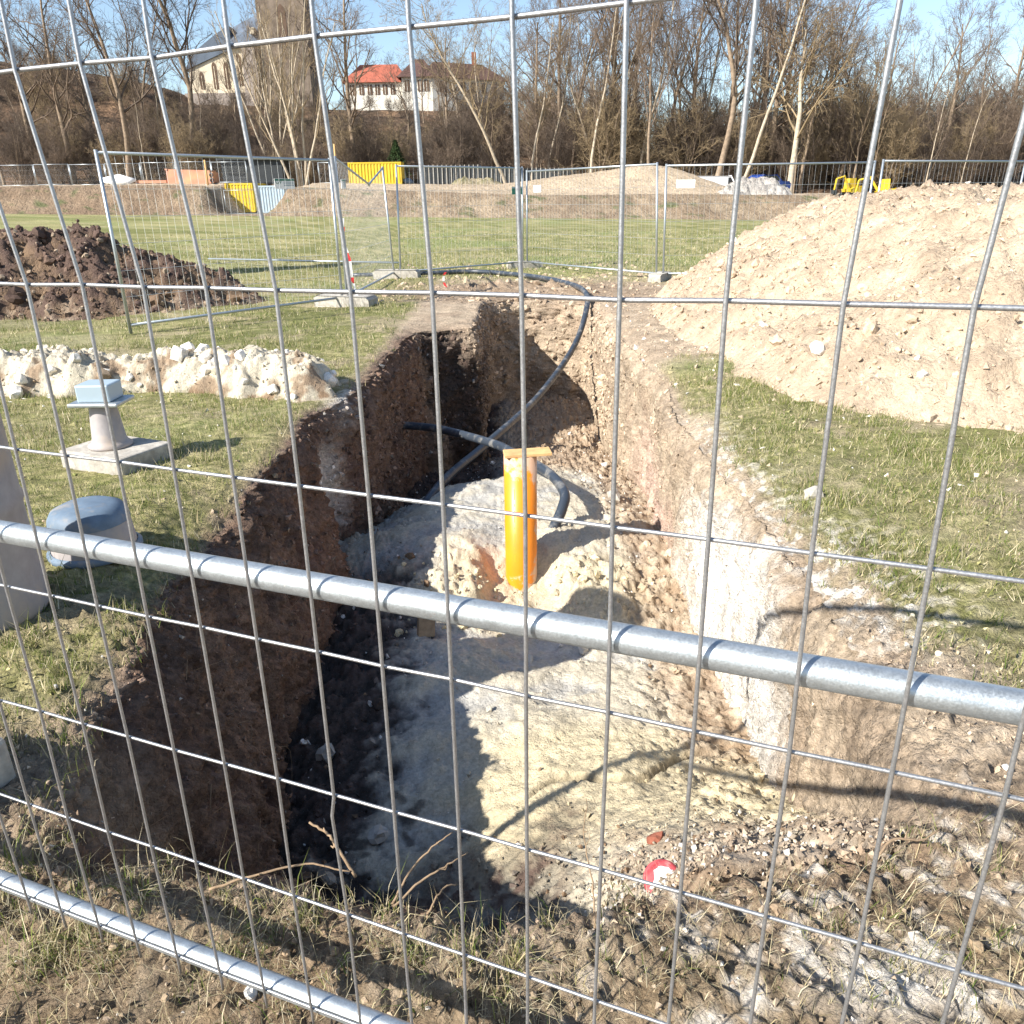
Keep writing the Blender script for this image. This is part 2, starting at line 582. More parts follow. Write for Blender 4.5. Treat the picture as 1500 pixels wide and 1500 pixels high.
ND = smooth_closed(ND, 12); ND /= np.linalg.norm(ND, axis=1)[:, None]
NW = 104
hz = np.linspace(1.95, 0.0, NW)                     # depth below rim
rr = [0.0]
st_ = 0.006
while rr[-1] < 700:
    rr.append(rr[-1] + st_); st_ *= 1.05
rr = np.array(rr[1:])
NR = NW + len(rr)
Vg = np.zeros((NR, NP_, 3))
is_left = sstep(0.2, -0.6, C2[:, 0]) * sstep(1.7, 2.2, C2[:, 1])
is_near = sstep(2.0, 1.5, C2[:, 1])
is_far = sstep(9.3, 9.8, C2[:, 1]) * sstep(1.25, 1.0, C2[:, 0])
is_left = is_left * (1 - .85 * is_far)
front_block = is_left * sstep(5.6, 5.0, C2[:, 1])
for k in range(NW):
    h = hz[k]
    inset = 0.03 * h + front_block * (0.20 * sstep(0.15, 1.1, h)) + is_far * 0.16 * h + 0.07 * sstep(0.25, 0.0, h) * -1
    inset = inset + sstep(0.2, 0.6, C2[:, 0]) * is_near * h * 0.05
    Vg[k, :, :2] = C2 - ND * inset[:, None]
    Vg[k, :, 2] = -h - 0.05 * sstep(0.12, 0, h)
for k, r_ in enumerate(rr):
    Vg[NW + k, :, :2] = C2 + ND * (0.07 + r_)
    Vg[NW + k, :, 2] = -0.05 * math.exp(-r_ / 0.08)
X = Vg[..., 0]; Y = Vg[..., 1]


def field_z(x, y):
    return (-0.0205 * x - 0.09) * sstep(15, 66, y) * sstep(300, 120, y)


lift = np.zeros((NR, NP_))
Pf = Vg.reshape(-1, 3).copy()
ringi = np.repeat(np.arange(NR), NP_)
outm = ringi >= NW
n1 = fbm(Pf * (1, 1, 0.55), 1.1, 3)
n2 = fbm(Pf * (1, 1, 0.6), 5.5, 4, 0.6)
n3 = ridged(Pf, 16, 3, 0.6)
n4 = fbm(Pf, 45, 2)
n5 = ridged(Pf, 27, 2, .6, 6.) - .6
Ndir = np.zeros_like(Pf)
Ndir[:, :2] = np.tile(ND, (NR, 1))
depth_m = np.clip(-Pf[:, 2], 0, 2)
wallness = np.where(outm, np.exp(-np.tile(np.concatenate([np.zeros(NW), rr])[:, None], (1, NP_)).ravel() / 0.05), 1.0)
leftw = np.tile(is_left, NR); farw = np.tile(is_far, NR); nearw = np.tile(is_near, NR)
rightw = sstep(0.6, 1.0, Pf[:, 0]) * (1 - farw)
amp = 0.055 + 0.03 * leftw + 0.05 * farw
wd = -(n1 * (0.10 + 0.07 * farw) + n2 * amp + (n3 - 0.5) * (0.016 + 0.016 * (leftw + farw)) + n4 * 0.012 + n5 * .012 + fbm(Pf * (1, 1, .08), 9, 3, .6, 3.3) * .022)
# ground outside
dist = np.tile(np.concatenate([np.zeros(NW), rr])[:, None], (1, NP_)).ravel()
near_cam = sstep(6, 2, Pf[:, 1]) * sstep(4, 2, np.abs(Pf[:, 0]))
zg = fbm(Pf * (1, 1, 0), 0.7, 3) * 0.05 * sstep(60, 8, dist) + n2 * 0.022 * sstep(9, 2, dist)
clodp = fbm(Pf * (1, 1, 0), 22, 3, 0.6)
zg += np.maximum(clodp, -0.15) * 0.042 * near_cam + n4 * 0.011 * near_cam + (n3 - 0.5) * 0.012 * near_cam + n5 * .008 * near_cam + fbm(Pf, 95, 2) * .005 * sstep(2.2, 1.6, Pf[:, 1])
zg += field_z(Pf[:, 0], Pf[:, 1])
# left shoulder slopes gently into the cut, right lip is rounded down
zg -= 0.16 * np.exp(-((Pf[:, 0] + 1.55) / 0.32) ** 2 - ((Pf[:, 1] - 3.7) / 0.7) ** 2)
zg -= 0.08 * np.exp(-dist / 0.22) * sstep(0.3, 1.0, Pf[:, 0]) * sstep(1.6, 3, Pf[:, 1])
# near-right corner falls in
zg -= 0.03 * np.exp(-((Pf[:, 0] - .75) / .35) ** 2 - ((Pf[:, 1] - 1.4) / .25) ** 2)
# churned far end
zg += 0.16 * np.exp(-((Pf[:, 0] - 0.2) / 1.2) ** 2 - ((Pf[:, 1] - 14.2) / 0.6) ** 2) * (0.6 + n2)
Pf[:, :2] += (Ndir[:, :2] * (wd * wallness * np.where(outm, 1, sstep(-0.02, 0.1, depth_m)))[:, None])
Pf[:, 2] += np.where(outm, zg * (1 - np.exp(-dist / 0.02)), 0)
# continuous rim: fade ground height into the upper wall
rim = zg.reshape(NR, NP_)[NW + 6]
fade = sstep(0.35, 0.0, depth_m)
Pf[:, 2] += np.where(outm, 0, fade * np.tile(rim, NR))
Pf[:, 2] += np.where(outm, np.tile(rim, NR) * np.exp(-dist / 0.02), 0)

# tints
x, y, z = Pf.T
nb = fbm(Pf, 2.3, 4, 0.6, 3.0); nf = fbm(Pf, 14, 3, 0.6, 7.0); nl = fbm(Pf * (1, 1, 0), 0.22, 4, 0.55, 40.)
streak = fbm(Pf * (1, 1, .10), 13, 3, .6, 3.3)
col = mixc(TAN, TAN2, sstep(-.3, .4, nb))
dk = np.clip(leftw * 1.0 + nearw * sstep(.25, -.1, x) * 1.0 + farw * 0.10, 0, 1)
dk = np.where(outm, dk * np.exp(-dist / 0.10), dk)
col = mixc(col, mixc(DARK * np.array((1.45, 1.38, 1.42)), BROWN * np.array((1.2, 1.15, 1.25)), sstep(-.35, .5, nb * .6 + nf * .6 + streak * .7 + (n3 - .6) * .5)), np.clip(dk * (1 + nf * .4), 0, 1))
# chalk face low on the right wall and in the near right corner
h = -z
chalk = rightw * sstep(2.7, 3.0, y + nb * .3) * sstep(5.2, 4.3, y + nb * .5) * sstep(.12, .42, h + nb * .25 + nf * .12 - .22 * sstep(3.4, 2.7, y) + .0)
col = mixc(col, CHALK, np.where(outm, 0, chalk * .95))
pinkm = rightw * sstep(4.9, 5.6, y) * sstep(8.5, 7, y) * sstep(.45, .9, h + nb * .3)
col = mixc(col, PINK, np.where(outm, 0, pinkm * .8))
col = mixc(col, CHALK, np.where(outm, 0, leftw * sstep(5.35, 5.6, y + nf * .1) * sstep(6.15, 5.9, y + nf * .1) * sstep(.2, .4, h + nf * .15) * sstep(1.1, .9, h)) * .85)
far_left_shade = np.where(outm, 0, sstep(9.45, 9.7, y) * sstep(-.30, -.42, x) * sstep(.15, .55, h + (-.5 - x) * 1.15 + nf * .15))  # rim shade painted into the left and lower far-left face
col = mixc(col, mixc(BLACKS, DARK * .8, sstep(-.2, .4, nf)), far_left_shade * .92)
col = mixc(col, CHALK * .9, np.exp(-((x + 1.42) / .22) ** 2 - ((y - 6.45) / .33) ** 2) * sstep(.40, .15, h + nf * .2) * sstep(-.25, .2, nf + nb * .4) * .9)
low_right = rightw * sstep(2.6, 2.0, y) * sstep(.5, .9, h)
col = mixc(col, CREAM * 1.1, np.where(outm, 0, low_right * .6))
# horizons of topsoil under the turf at left
col = mixc(col, DARK, np.where(outm, 0, leftw * sstep(.5, .15, h + nb * .2) * .5))
# grass cover mask on the surface
g = np.zeros(len(Pf))
gl = sstep(-1.30, -1.52, x + nf * .10) * sstep(1.7, 2.3, y)
gr_patch = sstep(-.02, .20, (x - 1.34) + nb * .16 + nf * .12 - .10 * sstep(3.4, 2.4, y)) * sstep(8.2, 7.2, y) * sstep(1.7, 2.6, y)
g = np.maximum(g, gl)
g = np.maximum(g, gr_patch * .95)
g = np.maximum(g, sstep(14.3, 17.5, y + nb * 1.6))
g = np.maximum(g, sstep(2.6, 4.0, np.abs(x) + nb * .6) * sstep(12.5, 13.5, y + nb))
g = np.maximum(g, .12 * sstep(1.5, 1.2, y))
gcov = np.where(outm, g * (1 - np.exp(-np.maximum(dist - .02, 0) / .06)), 0)
bare = sstep(.12, .42, fbm(Pf * (1, 1, 0), .9, 4, .6, 11.) + nf * .25)
gcol = mixc(GRASSB, STRAW, sstep(-.45, .45, nf + nl * .8))
gcol = mixc(gcol, np.array((.15, .20, .06)), sstep(.0, .4, nl) * .65)
gcol = mixc(gcol, np.array((.36, .31, .19)), sstep(.15, .45, fbm(Pf * (1, 1, 0), .6, 4, .6, 63.)) * .55)
gcov2 = gcov * (1 - .55 * bare * sstep(20, 12, y))
fore = np.where(outm, sstep(1.9, 1.4, y), 0)
col = mixc(col, mixc(BROWN * 1.25, TAN2, sstep(-.35, .45, nb + nf * .6)), fore * .85)
col = mixc(col, gcol, gcov2)
whs = np.where(outm, 1, 0) * (np.exp(-((x - .74) / .13) ** 2 - ((y - 1.10) / .075) ** 2) * 1.1 + .45 * fore * sstep(.0, .3, x) * sstep(.12, .4, nf + nb * .5)
      + .8 * np.exp(-((x - 1.5) / .3) ** 2 - ((y - 3.0) / .5) ** 2) * sstep(-.05, .3, nf) + .5 * np.exp(-((x - 1.35) / .22) ** 2 - ((y - 4.3) / 1.3) ** 2) * sstep(0, .3, nf))
col = mixc(col, CHALK, np.clip(whs * (1 + nf), 0, .9))
far_brown = np.where(outm, 1, 0) * sstep(12.2, 12.8, y) * sstep(16.5, 14.5, y + nb * 1.2) * sstep(3, 1.6, np.abs(x - .2))
col = mixc(col, mixc(TAN2, BROWN * 1.2, sstep(-.3, .3, nf)), far_brown * .75)
col = col * (1 + np.where(outm, 0, .30 * streak + .10 * n4))[:, None]
nrm, area = vnormals(Pf, NR, NP_, True)
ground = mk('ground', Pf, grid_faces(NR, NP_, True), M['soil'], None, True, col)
tag(ground, kind='structure')
G = dict(P=Pf, N=nrm, A=area, out=outm, g=gcov2, dist=dist, wall=~outm, col=col)

# ------------------------------------------------------------------ trench floor
def inside_dist(px, py, poly):
    """signed distance to polygon (positive inside)"""
    poly = np.asarray(poly, float)
    n = len(poly)
    dmin = np.full(px.shape, 1e9); ins = np.zeros(px.shape, bool)
    for i in range(n):
        a, b = poly[i], poly[(i + 1) % n]
        ab = b - a
        t = np.clip(((px - a[0]) * ab[0] + (py - a[1]) * ab[1]) / (ab @ ab), 0, 1)
        dmin = np.minimum(dmin, np.hypot(px - a[0] - t * ab[0], py - a[1] - t * ab[1]))
        cr = ((a[1] > py) != (b[1] > py)) & (px < (b[0] - a[0]) * (py - a[1]) / (b[1] - a[1] + 1e-12) + a[0])
        ins ^= cr
    return np.where(ins, dmin, -dmin)


fc = np.array([(-1.25, 2.0, -1.30), (-1.2, 2.64, -1.30), (-1.2, 3.6, -1.30), (-1.2, 4.7, -1.2), (-1.25, 5.4, -1.02), (-1.3, 6.6, -1.35), (-1.25, 8, -1.65), (-1.1, 10, -1.85),
               (-.8, 2.1, -1.25), (-.85, 3.0, -1.22), (-.75, 4.0, -1.10), (-.75, 5.0, -.98), (-.7, 6.0, -.97), (-.8, 6.9, -1.12), (-.75, 7.7, -1.55),
               (-.3, 5.2, -.89), (0, 5.75, -.95), (.3, 5.35, -.93), (.06, 4.8, -1.17), (.06, 5.05, -1.15), (-.15, 4.75, -1.12), (-.3, 4.5, -1.12), (.5, 4.55, -1.13), (.75, 5.05, -1.05), (.45, 4.95, -.98),
               (0, 3.6, -1.06), (.4, 3.3, -1.0), (.3, 2.6, -.86), (-.4, 3.4, -1.1), (-.5, 2.6, -1.15), (-.5, 1.8, -1.2), (-.15, 1.6, -1.1), (-.15, 2.1, -1.02),
               (.5, 2.0, -.58), (.35, 1.6, -.36), (.7, 1.7, -.28), (1.0, 2.2, -.66), (1.1, 2.8, -1.0), (.12, 1.55, -.85), (.6, 2.5, -.82), (1.0, 1.7, -.2), (.35, 1.42, -.12), (.8, 1.5, -.1), (.1, 1.36, -.55), (-.3, 1.36, -1.1), (-.9, 1.4, -1.25),
               (1.2, 3.3, -1.12), (1.2, 4.0, -1.16), (1.2, 5, -1.05), (1.2, 6, -1.05), (1.2, 7, -1.22), (1.2, 8.5, -1.48), (1.2, 10, -1.7), (.5, 9.4, -1.45), (.4, 11, -1.62), (.4, 12.4, -1.62),
               (0, 8.3, -1.28), (-.4, 8.4, -1.5), (-.5, 10, -1.85), (.5, 7, -1.0), (0, 7, -1.0), (-.45, 7, -1.03), (.9, 12.4, -1.6), (-.8, 11, -1.8), (0, 13.4, -1.6), (1.5, 13.2, -1.6), (-1.6, 12, -1.8), (-1.7, 5, -1.1), (1.6, 5, -1.05), (-1.7, 2, -1.3), (1.6, 2.5, -.8), (1.6, 8.5, -1.5), (-1.7, 8.5, -1.7)])


def tps(ctrl, smooth=0.02):
    n = len(ctrl)
    d = np.linalg.norm(ctrl[:, None, :2] - ctrl[None, :, :2], axis=2)
    K = np.where(d > 0, d * d * np.log(d + 1e-9), 0) + smooth * np.eye(n)
    Pm = np.concatenate([np.ones((n, 1)), ctrl[:, :2]], 1)
    A = np.block([[K, Pm], [Pm.T, np.zeros((3, 3))]])
    w = np.linalg.solve(A, np.concatenate([ctrl[:, 2], np.zeros(3)]))

    def f(x, y):
        out = w[n] + w[n + 1] * x + w[n + 2] * y
        for i in range(n):
            dd = np.hypot(x - ctrl[i, 0], y - ctrl[i, 1])
            out = out + w[i] * dd * dd * np.log(dd + 1e-9)
        return out
    return f


floor_f = tps(fc)
ys = [1.25]
while ys[-1] < 13.6:
    ys.append(ys[-1] + 0.0042 * max(ys[-1], 2.0))
ys = np.array(ys)
xs = np.linspace(-1.75, 1.7, 270)
XX, YY = np.meshgrid(xs, ys)
fx, fy = XX.ravel(), YY.ravel()
P0 = np.stack([fx, fy, np.zeros_like(fx)], 1)
fz = floor_f(fx, fy)
m1 = fbm(P0, 2.2, 4, .55, 2.); m2 = fbm(P0, 9, 4, .6, 5.); m3 = ridged(P0, 20, 3, .6, 1.); m4 = fbm(P0, 55, 2)
rough = .35 + .9 * sstep(-.75, -1.0, fx + m1 * .2) + .9 * sstep(2.4, 1.8, fy + m1 * .4) + .35 * sstep(4.2, 4.7, fy + m1 * .3) * sstep(5.3, 4.9, fy) + .6 * sstep(.55, .9, fx) + .8 * sstep(7.2, 8.0, fy)
lump = sstep(4.4, 4.7, fy + m1 * .2) * sstep(5.4, 5.0, fy + m1 * .1) * sstep(-.75, -.45, fx) * sstep(1.0, .75, fx)
fz = fz + m1 * .06 + m2 * .045 * rough + (m3 - .6) * .02 * rough + m4 * .009 + (ridged(P0, 38, 2, .6, 3.) - .6) * .007 + lump * (np.maximum(m2, -.1) * .06 + np.maximum(fbm(P0, 15, 3, .6, 8.), -.2) * .022)
pw = np.exp(-((fx - .06) / .27) ** 6 - ((fy - 4.68) / .52) ** 6)
fz = fz * (1 - pw) + np.minimum(fz, -1.175 + m2 * .03 + m1 * .02) * pw
crack = np.exp(-((fy - (2.62 + .42 * fx + .09 * np.sin(fx * 9))) / .018) ** 2) * sstep(-.02, .15, fx) * sstep(1.15, .8, fx)
fz -= crack * .05
din = inside_dist(fx, fy, C2[::6])
fz = np.minimum(fz, -.05 - .35 * np.clip(din, 0, .35))
fz = fz - .9 * sstep(-.015, -.10, din)
FP = np.stack([fx, fy, fz], 1)
fn, fa = vnormals(FP, len(ys), len(xs))
c = mixc(GREYS, CREAM, sstep(-.3, .35, m1 + m2 * .3 + .25 * (fx > 0)))
c = mixc(c, YSAND, np.clip(sstep(2.0, 2.5, fy) * sstep(3.6, 3.0, fy + m1 * .4) * sstep(-.55, -.1, fx + m1 * .3) * .85 + sstep(4.3, 4.6, fy) * sstep(5.5, 5.1, fy) * .55 * sstep(-.8, -.3, fx), 0, 1))
c = mixc(c, CHALK * .95, sstep(2.35, 1.9, fy + m1 * .5) * sstep(.25, .55, fx + m2 * .2) * .35 * sstep(-.15, .25, m2))
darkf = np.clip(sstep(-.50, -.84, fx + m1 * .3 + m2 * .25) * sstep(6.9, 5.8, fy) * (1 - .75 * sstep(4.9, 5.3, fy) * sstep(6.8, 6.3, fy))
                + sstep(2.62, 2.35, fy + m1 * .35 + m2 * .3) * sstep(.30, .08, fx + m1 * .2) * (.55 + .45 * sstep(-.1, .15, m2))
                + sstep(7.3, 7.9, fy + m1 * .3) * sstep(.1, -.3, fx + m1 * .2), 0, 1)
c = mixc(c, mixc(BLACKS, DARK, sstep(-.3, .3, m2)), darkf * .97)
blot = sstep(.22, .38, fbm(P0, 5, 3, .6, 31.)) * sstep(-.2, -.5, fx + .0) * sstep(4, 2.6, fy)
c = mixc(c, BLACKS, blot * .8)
nr_ = sstep(.22, .45, fx + m1 * .2) * sstep(2.45, 2.15, fy + m1 * .35)
c = mixc(c, mixc(TAN2 * .9, BROWN * 1.3, sstep(-.25, .25, m2 + m1 * .4)), nr_ * (.25 + .45 * sstep(-.2, .15, m2)))
backf = sstep(7.4, 8.2, fy + m1 * .4) * sstep(-.2, .2, fx + m1 * .2)
c = mixc(c, mixc(TAN2, BROWN * 1.3, sstep(-.3, .4, m2)), backf * .9)
rightf = sstep(.72, .95, fx + m1 * .15 + m2 * .1) * sstep(2.7, 3.2, fy)
c = mixc(c, mixc(BROWN * 1.4, TAN, sstep(-.3, .4, m2)), rightf * .85)
nearf = sstep(1.62, 1.5, fy + m2 * .2 + m1 * .2) * sstep(.3, .4, fx)
c = mixc(c, BROWN * 1.3, nearf * .8)
c = mixc(c, BLACKS, crack * .6)
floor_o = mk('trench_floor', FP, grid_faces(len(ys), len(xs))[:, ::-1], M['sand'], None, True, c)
tag(floor_o, kind='structure')
FL = dict(P=FP, N=-fn * np.sign(-fn[:, 2:3] * -1 + 0), A=fa, col=c, dark=darkf)
FL['N'] = np.where(fn[:, 2:3] < 0, -fn, fn)


def floor_z(px, py):
    i = np.argmin((FP[:, 0] - px) ** 2 + (FP[:, 1] - py) ** 2)
    return float(FP[i, 2])


_gs = Pf[outm]


def ground_z(px, py):
    i = np.argmin((_gs[:, 0] - px) ** 2 + (_gs[:, 1] - py) ** 2)
    return float(_gs[i, 2])


# ------------------------------------------------------------------ heightfield things (spoil heaps, banks)
HEAPS = {}


def heap(name, poly, slope, hmax, step, colf, mat, n_amp=(0.12, 0.05, 0.02), n_sc=(1.0, 4.5, 14.0), base=0.0, zfun=None, label=None, cat='soil mound', round_=0.25):
    poly = np.asarray(poly, float)
    lo = poly.min(0) - .5; hi = poly.max(0) + .5
    gx = np.arange(lo[0], hi[0], step); gy = np.arange(lo[1], hi[1], step)
    A, B = np.meshgrid(gx, gy)
    a, b = A.ravel(), B.ravel()
    P = np.stack([a, b, np.zeros_like(a)], 1)
    e = fbm(P, n_sc[0] * .8, 3, .5, 4.4)
    d = inside_dist(a, b, poly) + e * 2.2 * n_amp[0] / slope
    hh = d * slope
    t = hmax * (1 + .12 * fbm(P, n_sc[0], 3, .5, 9.))
    hh = np.where(hh > 0, t - np.log1p(np.exp(np.clip((t - hh) / (round_ * hmax), -30, 30))) * round_ * hmax, hh * .5)
    w = sstep(-.1, .35, d)
    n_1 = fbm(P, n_sc[1], 4, .6, 1.7); n_2 = ridged(P, n_sc[2], 3, .6, .7)
    hh = hh + w * (n_1 * n_amp[1] * 2 + (n_2 - .6) * n_amp[2]) - .06 * sstep(0, -.3, d)
    gz = base + (zfun(a, b) if zfun else 0)
    P[:, 2] = hh + gz
    nn, ar = vnormals(P, len(gy), len(gx))
    nn = np.where(nn[:, 2:3] < 0, -nn, nn)
    cc = colf(P, n_1, n_2, e)
    keepv = (d > -.35) & (inside_dist(a, b, C2[::8]) < -.03)
    Fq = grid_faces(len(gy), len(gx))
    Fq = Fq[keepv[Fq].all(1)]
    used = np.unique(Fq)
    remap = np.full(len(P), -1); remap[used] = np.arange(len(used))
    o = mk(name, P[used], remap[Fq], mat, None, True, cc[used])
    if label: tag(o, label, cat)
    HEAPS[o.name] = dict(P=P[used], N=nn[used], A=ar[used], d=d[used], col=cc[used])
    return o


def tan_col(P, a, b, e):
    return mixc(mixc(TAN * 1.12, TAN2 * 1.1, sstep(-.3, .45, a + e * .3)), np.array((.53, .44, .33)), sstep(.1, .5, fbm(P, 3, 3)) * .5)


def dark_col(P, a, b, e):
    c = mixc(BROWN * .9, DARK, sstep(-.3, .3, a))
    return mixc(c, TAN2, sstep(.05, .35, fbm(P, 5, 3, .6)) * sstep(.4, 0, P[:, 2]) * .8)


def chalk_col(P, a, b, e):
    return mixc(mixc(CHALK, CREAM, sstep(-.2, .3, b)), BROWN * 1.2, np.clip(sstep(.10, .34, fbm(P, 3.2, 4, .6, 12.)) * .85 + sstep(.10, .02, P[:, 2] + b * .05) * .5, 0, 1))


mound = heap('soil_mound', [(2.42, 13.1), (2.05, 11), (1.95, 9), (2.15, 7.4), (2.35, 6.3), (2.75, 5.4), (4, 4.5), (8, 4.0), (13, 5), (13, 12), (9, 13.4), (5.5, 13.9), (3.6, 13.8)],
     .66, 1.46, .045, tan_col, M['mound'], (.10, .055, .055), (.9, 4.2, 11), label='large mound of light tan dug soil right of the trench', round_=.10)
heap('dark_soil_mound', [(-4.05, 13.0), (-4.7, 11.9), (-6, 11.2), (-9, 11.0), (-10, 13), (-9, 15), (-6, 15), (-4.8, 14)],
     .62, 1.25, .05, dark_col, M['mound'], (.12, .13, .07), (1.0, 3.0, 8), label='dark brown heap of lumpy topsoil at the left behind a fence')
heap('chalk_rubble_bank', [(-1.52, 6.42), (-1.78, 6.30), (-2.1, 6.42), (-2.6, 6.38), (-3.3, 6.44), (-5.2, 6.4), (-5.4, 7.2), (-3.9, 7.25), (-3.2, 7.12), (-2.5, 7.22), (-1.95, 7.0), (-1.5, 6.85)],
     1.25, .27, .012, chalk_col, M['sand'], (.16, .05, .030), (2.1, 5.0, 15), label='low ridge of white chalky rubble on the grass left of the trench', cat='rubble heap', round_=.13)

# ------------------------------------------------------------------ scatter helpers
def icos(sub):
    t = (1 + 5 ** .5) / 2
    V = np.array([(-1, t, 0), (1, t, 0), (-1, -t, 0), (1, -t, 0), (0, -1, t), (0, 1, t), (0, -1, -t), (0, 1, -t), (t, 0, -1), (t, 0, 1), (-t, 0, -1), (-t, 0, 1)], float)
    F = np.array([(0, 11, 5), (0, 5, 1), (0, 1, 7), (0, 7, 10), (0, 10, 11), (1, 5, 9), (5, 11, 4), (11, 10, 2), (10, 7, 6), (7, 1, 8), (3, 9, 4), (3, 4, 2), (3, 2, 6), (3, 6, 8), (3, 8, 9), (4, 9, 5), (2, 4, 11), (6, 2, 10), (8, 6, 7), (9, 8, 1)])
    V /= np.linalg.norm(V, axis=1)[:, None]
    for _ in range(sub):
        V = list(map(tuple, V)); idx = {}; nf = []

        def midp(a, b):
            k = (min(a, b), max(a, b))
            if k not in idx:
                m = np.array(V[a]) + np.array(V[b]); m /= np.linalg.norm(m)
                idx[k] = len(V); V.append(tuple(m))
            return idx[k]
        for a, b, c_ in F:
            ab, bc, ca = midp(a, b), midp(b, c_), midp(c_, a)
            nf += [(a, ab, ca), (b, bc, ab), (c_, ca, bc), (ab, bc, ca)]
        V = np.array(V); F = np.array(nf)
    return np.asarray(V), np.asarray(F)


def lumpy(sub, k, jag=.33):
    V, F = icos(sub)
    out = []
    for i in range(k):
        n = fbm(V, 1.3, 2, .6, 13. * i + 1) * jag * 2 + fbm(V, 3.2, 2, .5, 5. * i) * jag
        W = V * (1 + n)[:, None] * rng.uniform(.6, 1.1, 3)
        out.append(W)
    return out, F


CL0 = lumpy(0, 8, .4)
CL1 = lumpy(1, 8, .36)
_ov = np.array([(1, 0, 0), (-1, 0, 0), (0, 1, 0), (0, -1, 0), (0, 0, 1), (0, 0, -1)], float)
_of = np.array([(0, 2, 4), (2, 1, 4), (1, 3, 4), (3, 0, 4), (2, 0, 5), (1, 2, 5), (3, 1, 5), (0, 3, 5)])
CLT = ([(_ov + rng.normal(size=(6, 3)) * .28) * rng.uniform(.65, 1.15, 3) for _ in range(14)], _of)
CLB = ([np.sign(v) * np.abs(v) ** .55 * .72 for v in CL1[0]], CL1[1])


def rand_rot(n):
    q = rng.normal(size=(n, 4)); q /= np.linalg.norm(q, axis=1)[:, None]
    w, x, y, z = q.T
    return np.stack([np.stack([1 - 2 * (y * y + z * z), 2 * (x * y - z * w), 2 * (x * z + y * w)], 1),
                     np.stack([2 * (x * y + z * w), 1 - 2 * (x * x + z * z), 2 * (y * z - x * w)], 1),
                     np.stack([2 * (x * z - y * w), 2 * (y * z + x * w), 1 - 2 * (x * x + y * y)], 1)], 1)


def scatter(S, wts, n, smin, smax, protos, power=2.2, sink=.25, tintmul=(.75, 1.25), palette=None, scale_by_y=False):
    p = wts / wts.sum()
    idx = rng.choice(len(p), n, p=p)
    pos = S['P'][idx] + rng.normal(size=(n, 3)) * .006
    s = smin * (smax / smin) ** (rng.random(n) ** power)
    if scale_by_y:
        s = s * np.clip(pos[:, 1] / 4, .6, 2.2)
    pos = pos + S['N'][idx] * (s * (.5 - sink))[:, None]
    Vs, F = protos
    rot = rand_rot(n)
    pi = rng.integers(0, len(Vs), n)
    B = np.stack(Vs)[pi]
    W = np.einsum('nij,nkj->nki', rot, B) * s[:, None, None] + pos[:, None, :]
    nv = B.shape[1]
    Fa = F[None] + (np.arange(n) * nv)[:, None, None]
    t = S['col'][idx] * rng.uniform(*tintmul, n)[:, None]
    if palette is not None:
        k = rng.random(n)
        for thr, colr in palette:
            t = np.where((k < thr)[:, None], np.asarray(colr) * rng.uniform(.8, 1.15, n)[:, None], t)
            k = np.where(k < thr, 2, k - thr)
    T = np.repeat(t, nv, axis=0)
    return W.reshape(-1, 3), Fa.reshape(-1, 3), T


def join_stuff(name, parts, mat, label=None, smooth=False):
    V, F, T = [], [], []
    n = 0
    for a, b, c_ in parts:
        V.append(a); F.append(b + n); T.append(c_); n += len(a)
    o = mk(name, np.concatenate(V), np.concatenate(F), mat, None, smooth, np.concatenate(T))
    tag(o, kind='stuff')
    if label: o['label'] = label
    return o


gx, gy, gz = G['P'].T
vis = (gy > .9) & (gy < 20) & (np.abs(gx) < 8)
near_strip = vis & G['out'] & (gy < 2.6) & (gy > .9)
wF = G['A'] * near_strip * (1 - .6 * G['g']) * (1.2 - .0 * gx)
parts = [scatter(G, wF, 30000, .0025, .010, CLT, 1.4, .15, (.5, 1.5), palette=[(.05, CHALK * .7), (.15, TAN2)]),
         scatter(G, wF, 1800, .007, .020, CL1, 2.8, .2, (.6, 1.2), palette=[(.025, CHALK * .7)])]
wW = G['A'] * G['wall'] * (gz > -1.5) * (gy < 13.3)
parts += [scatter(G, wW * (gx < 0), 8500, .004, .020, CLT, 2.0, .5, (.5, 1.7), palette=[(.08, TAN2 * .7), (.02, CHALK * .5)], scale_by_y=True),
          scatter(G, wW * (gy > 9.5), 1400, .012, .06, CL0, 2.0, .4),
          scatter(G, wW * (gx > 0.5), 1800, .004, .018, CLT, 2.0, .5, scale_by_y=True)]
wR = G['A'] * vis * G['out'] * (gx > 1.1) * (gx < 3.2) * (gy > 2) * (gy < 13)
parts += [scatter(G, wR, 3600, .004, .02, CLT, 2.4, palette=[(.10, CHALK), (.2, TAN)], scale_by_y=True)]
wB = G['A'] * vis * G['out'] * (gy > 12.4) * (np.abs(gx) < 3)
parts += [scatter(G, wB, 1500, .015, .09, CL0, 2.2, palette=[(.3, TAN), (.3, TAN2)])]
wL = G['A'] * vis * G['out'] * (gx < -1.1) * (gx > -5) * (gy > 1.8) * (gy < 8)
parts += [scatter(G, wL, 1400, .004, .018, CLT, 2.4, palette=[(.25, CHALK), (.2, TAN2)], scale_by_y=True)]
join_stuff('soil_clods', parts, M['clod'], 'small clods and stones lying on the soil around the trench')

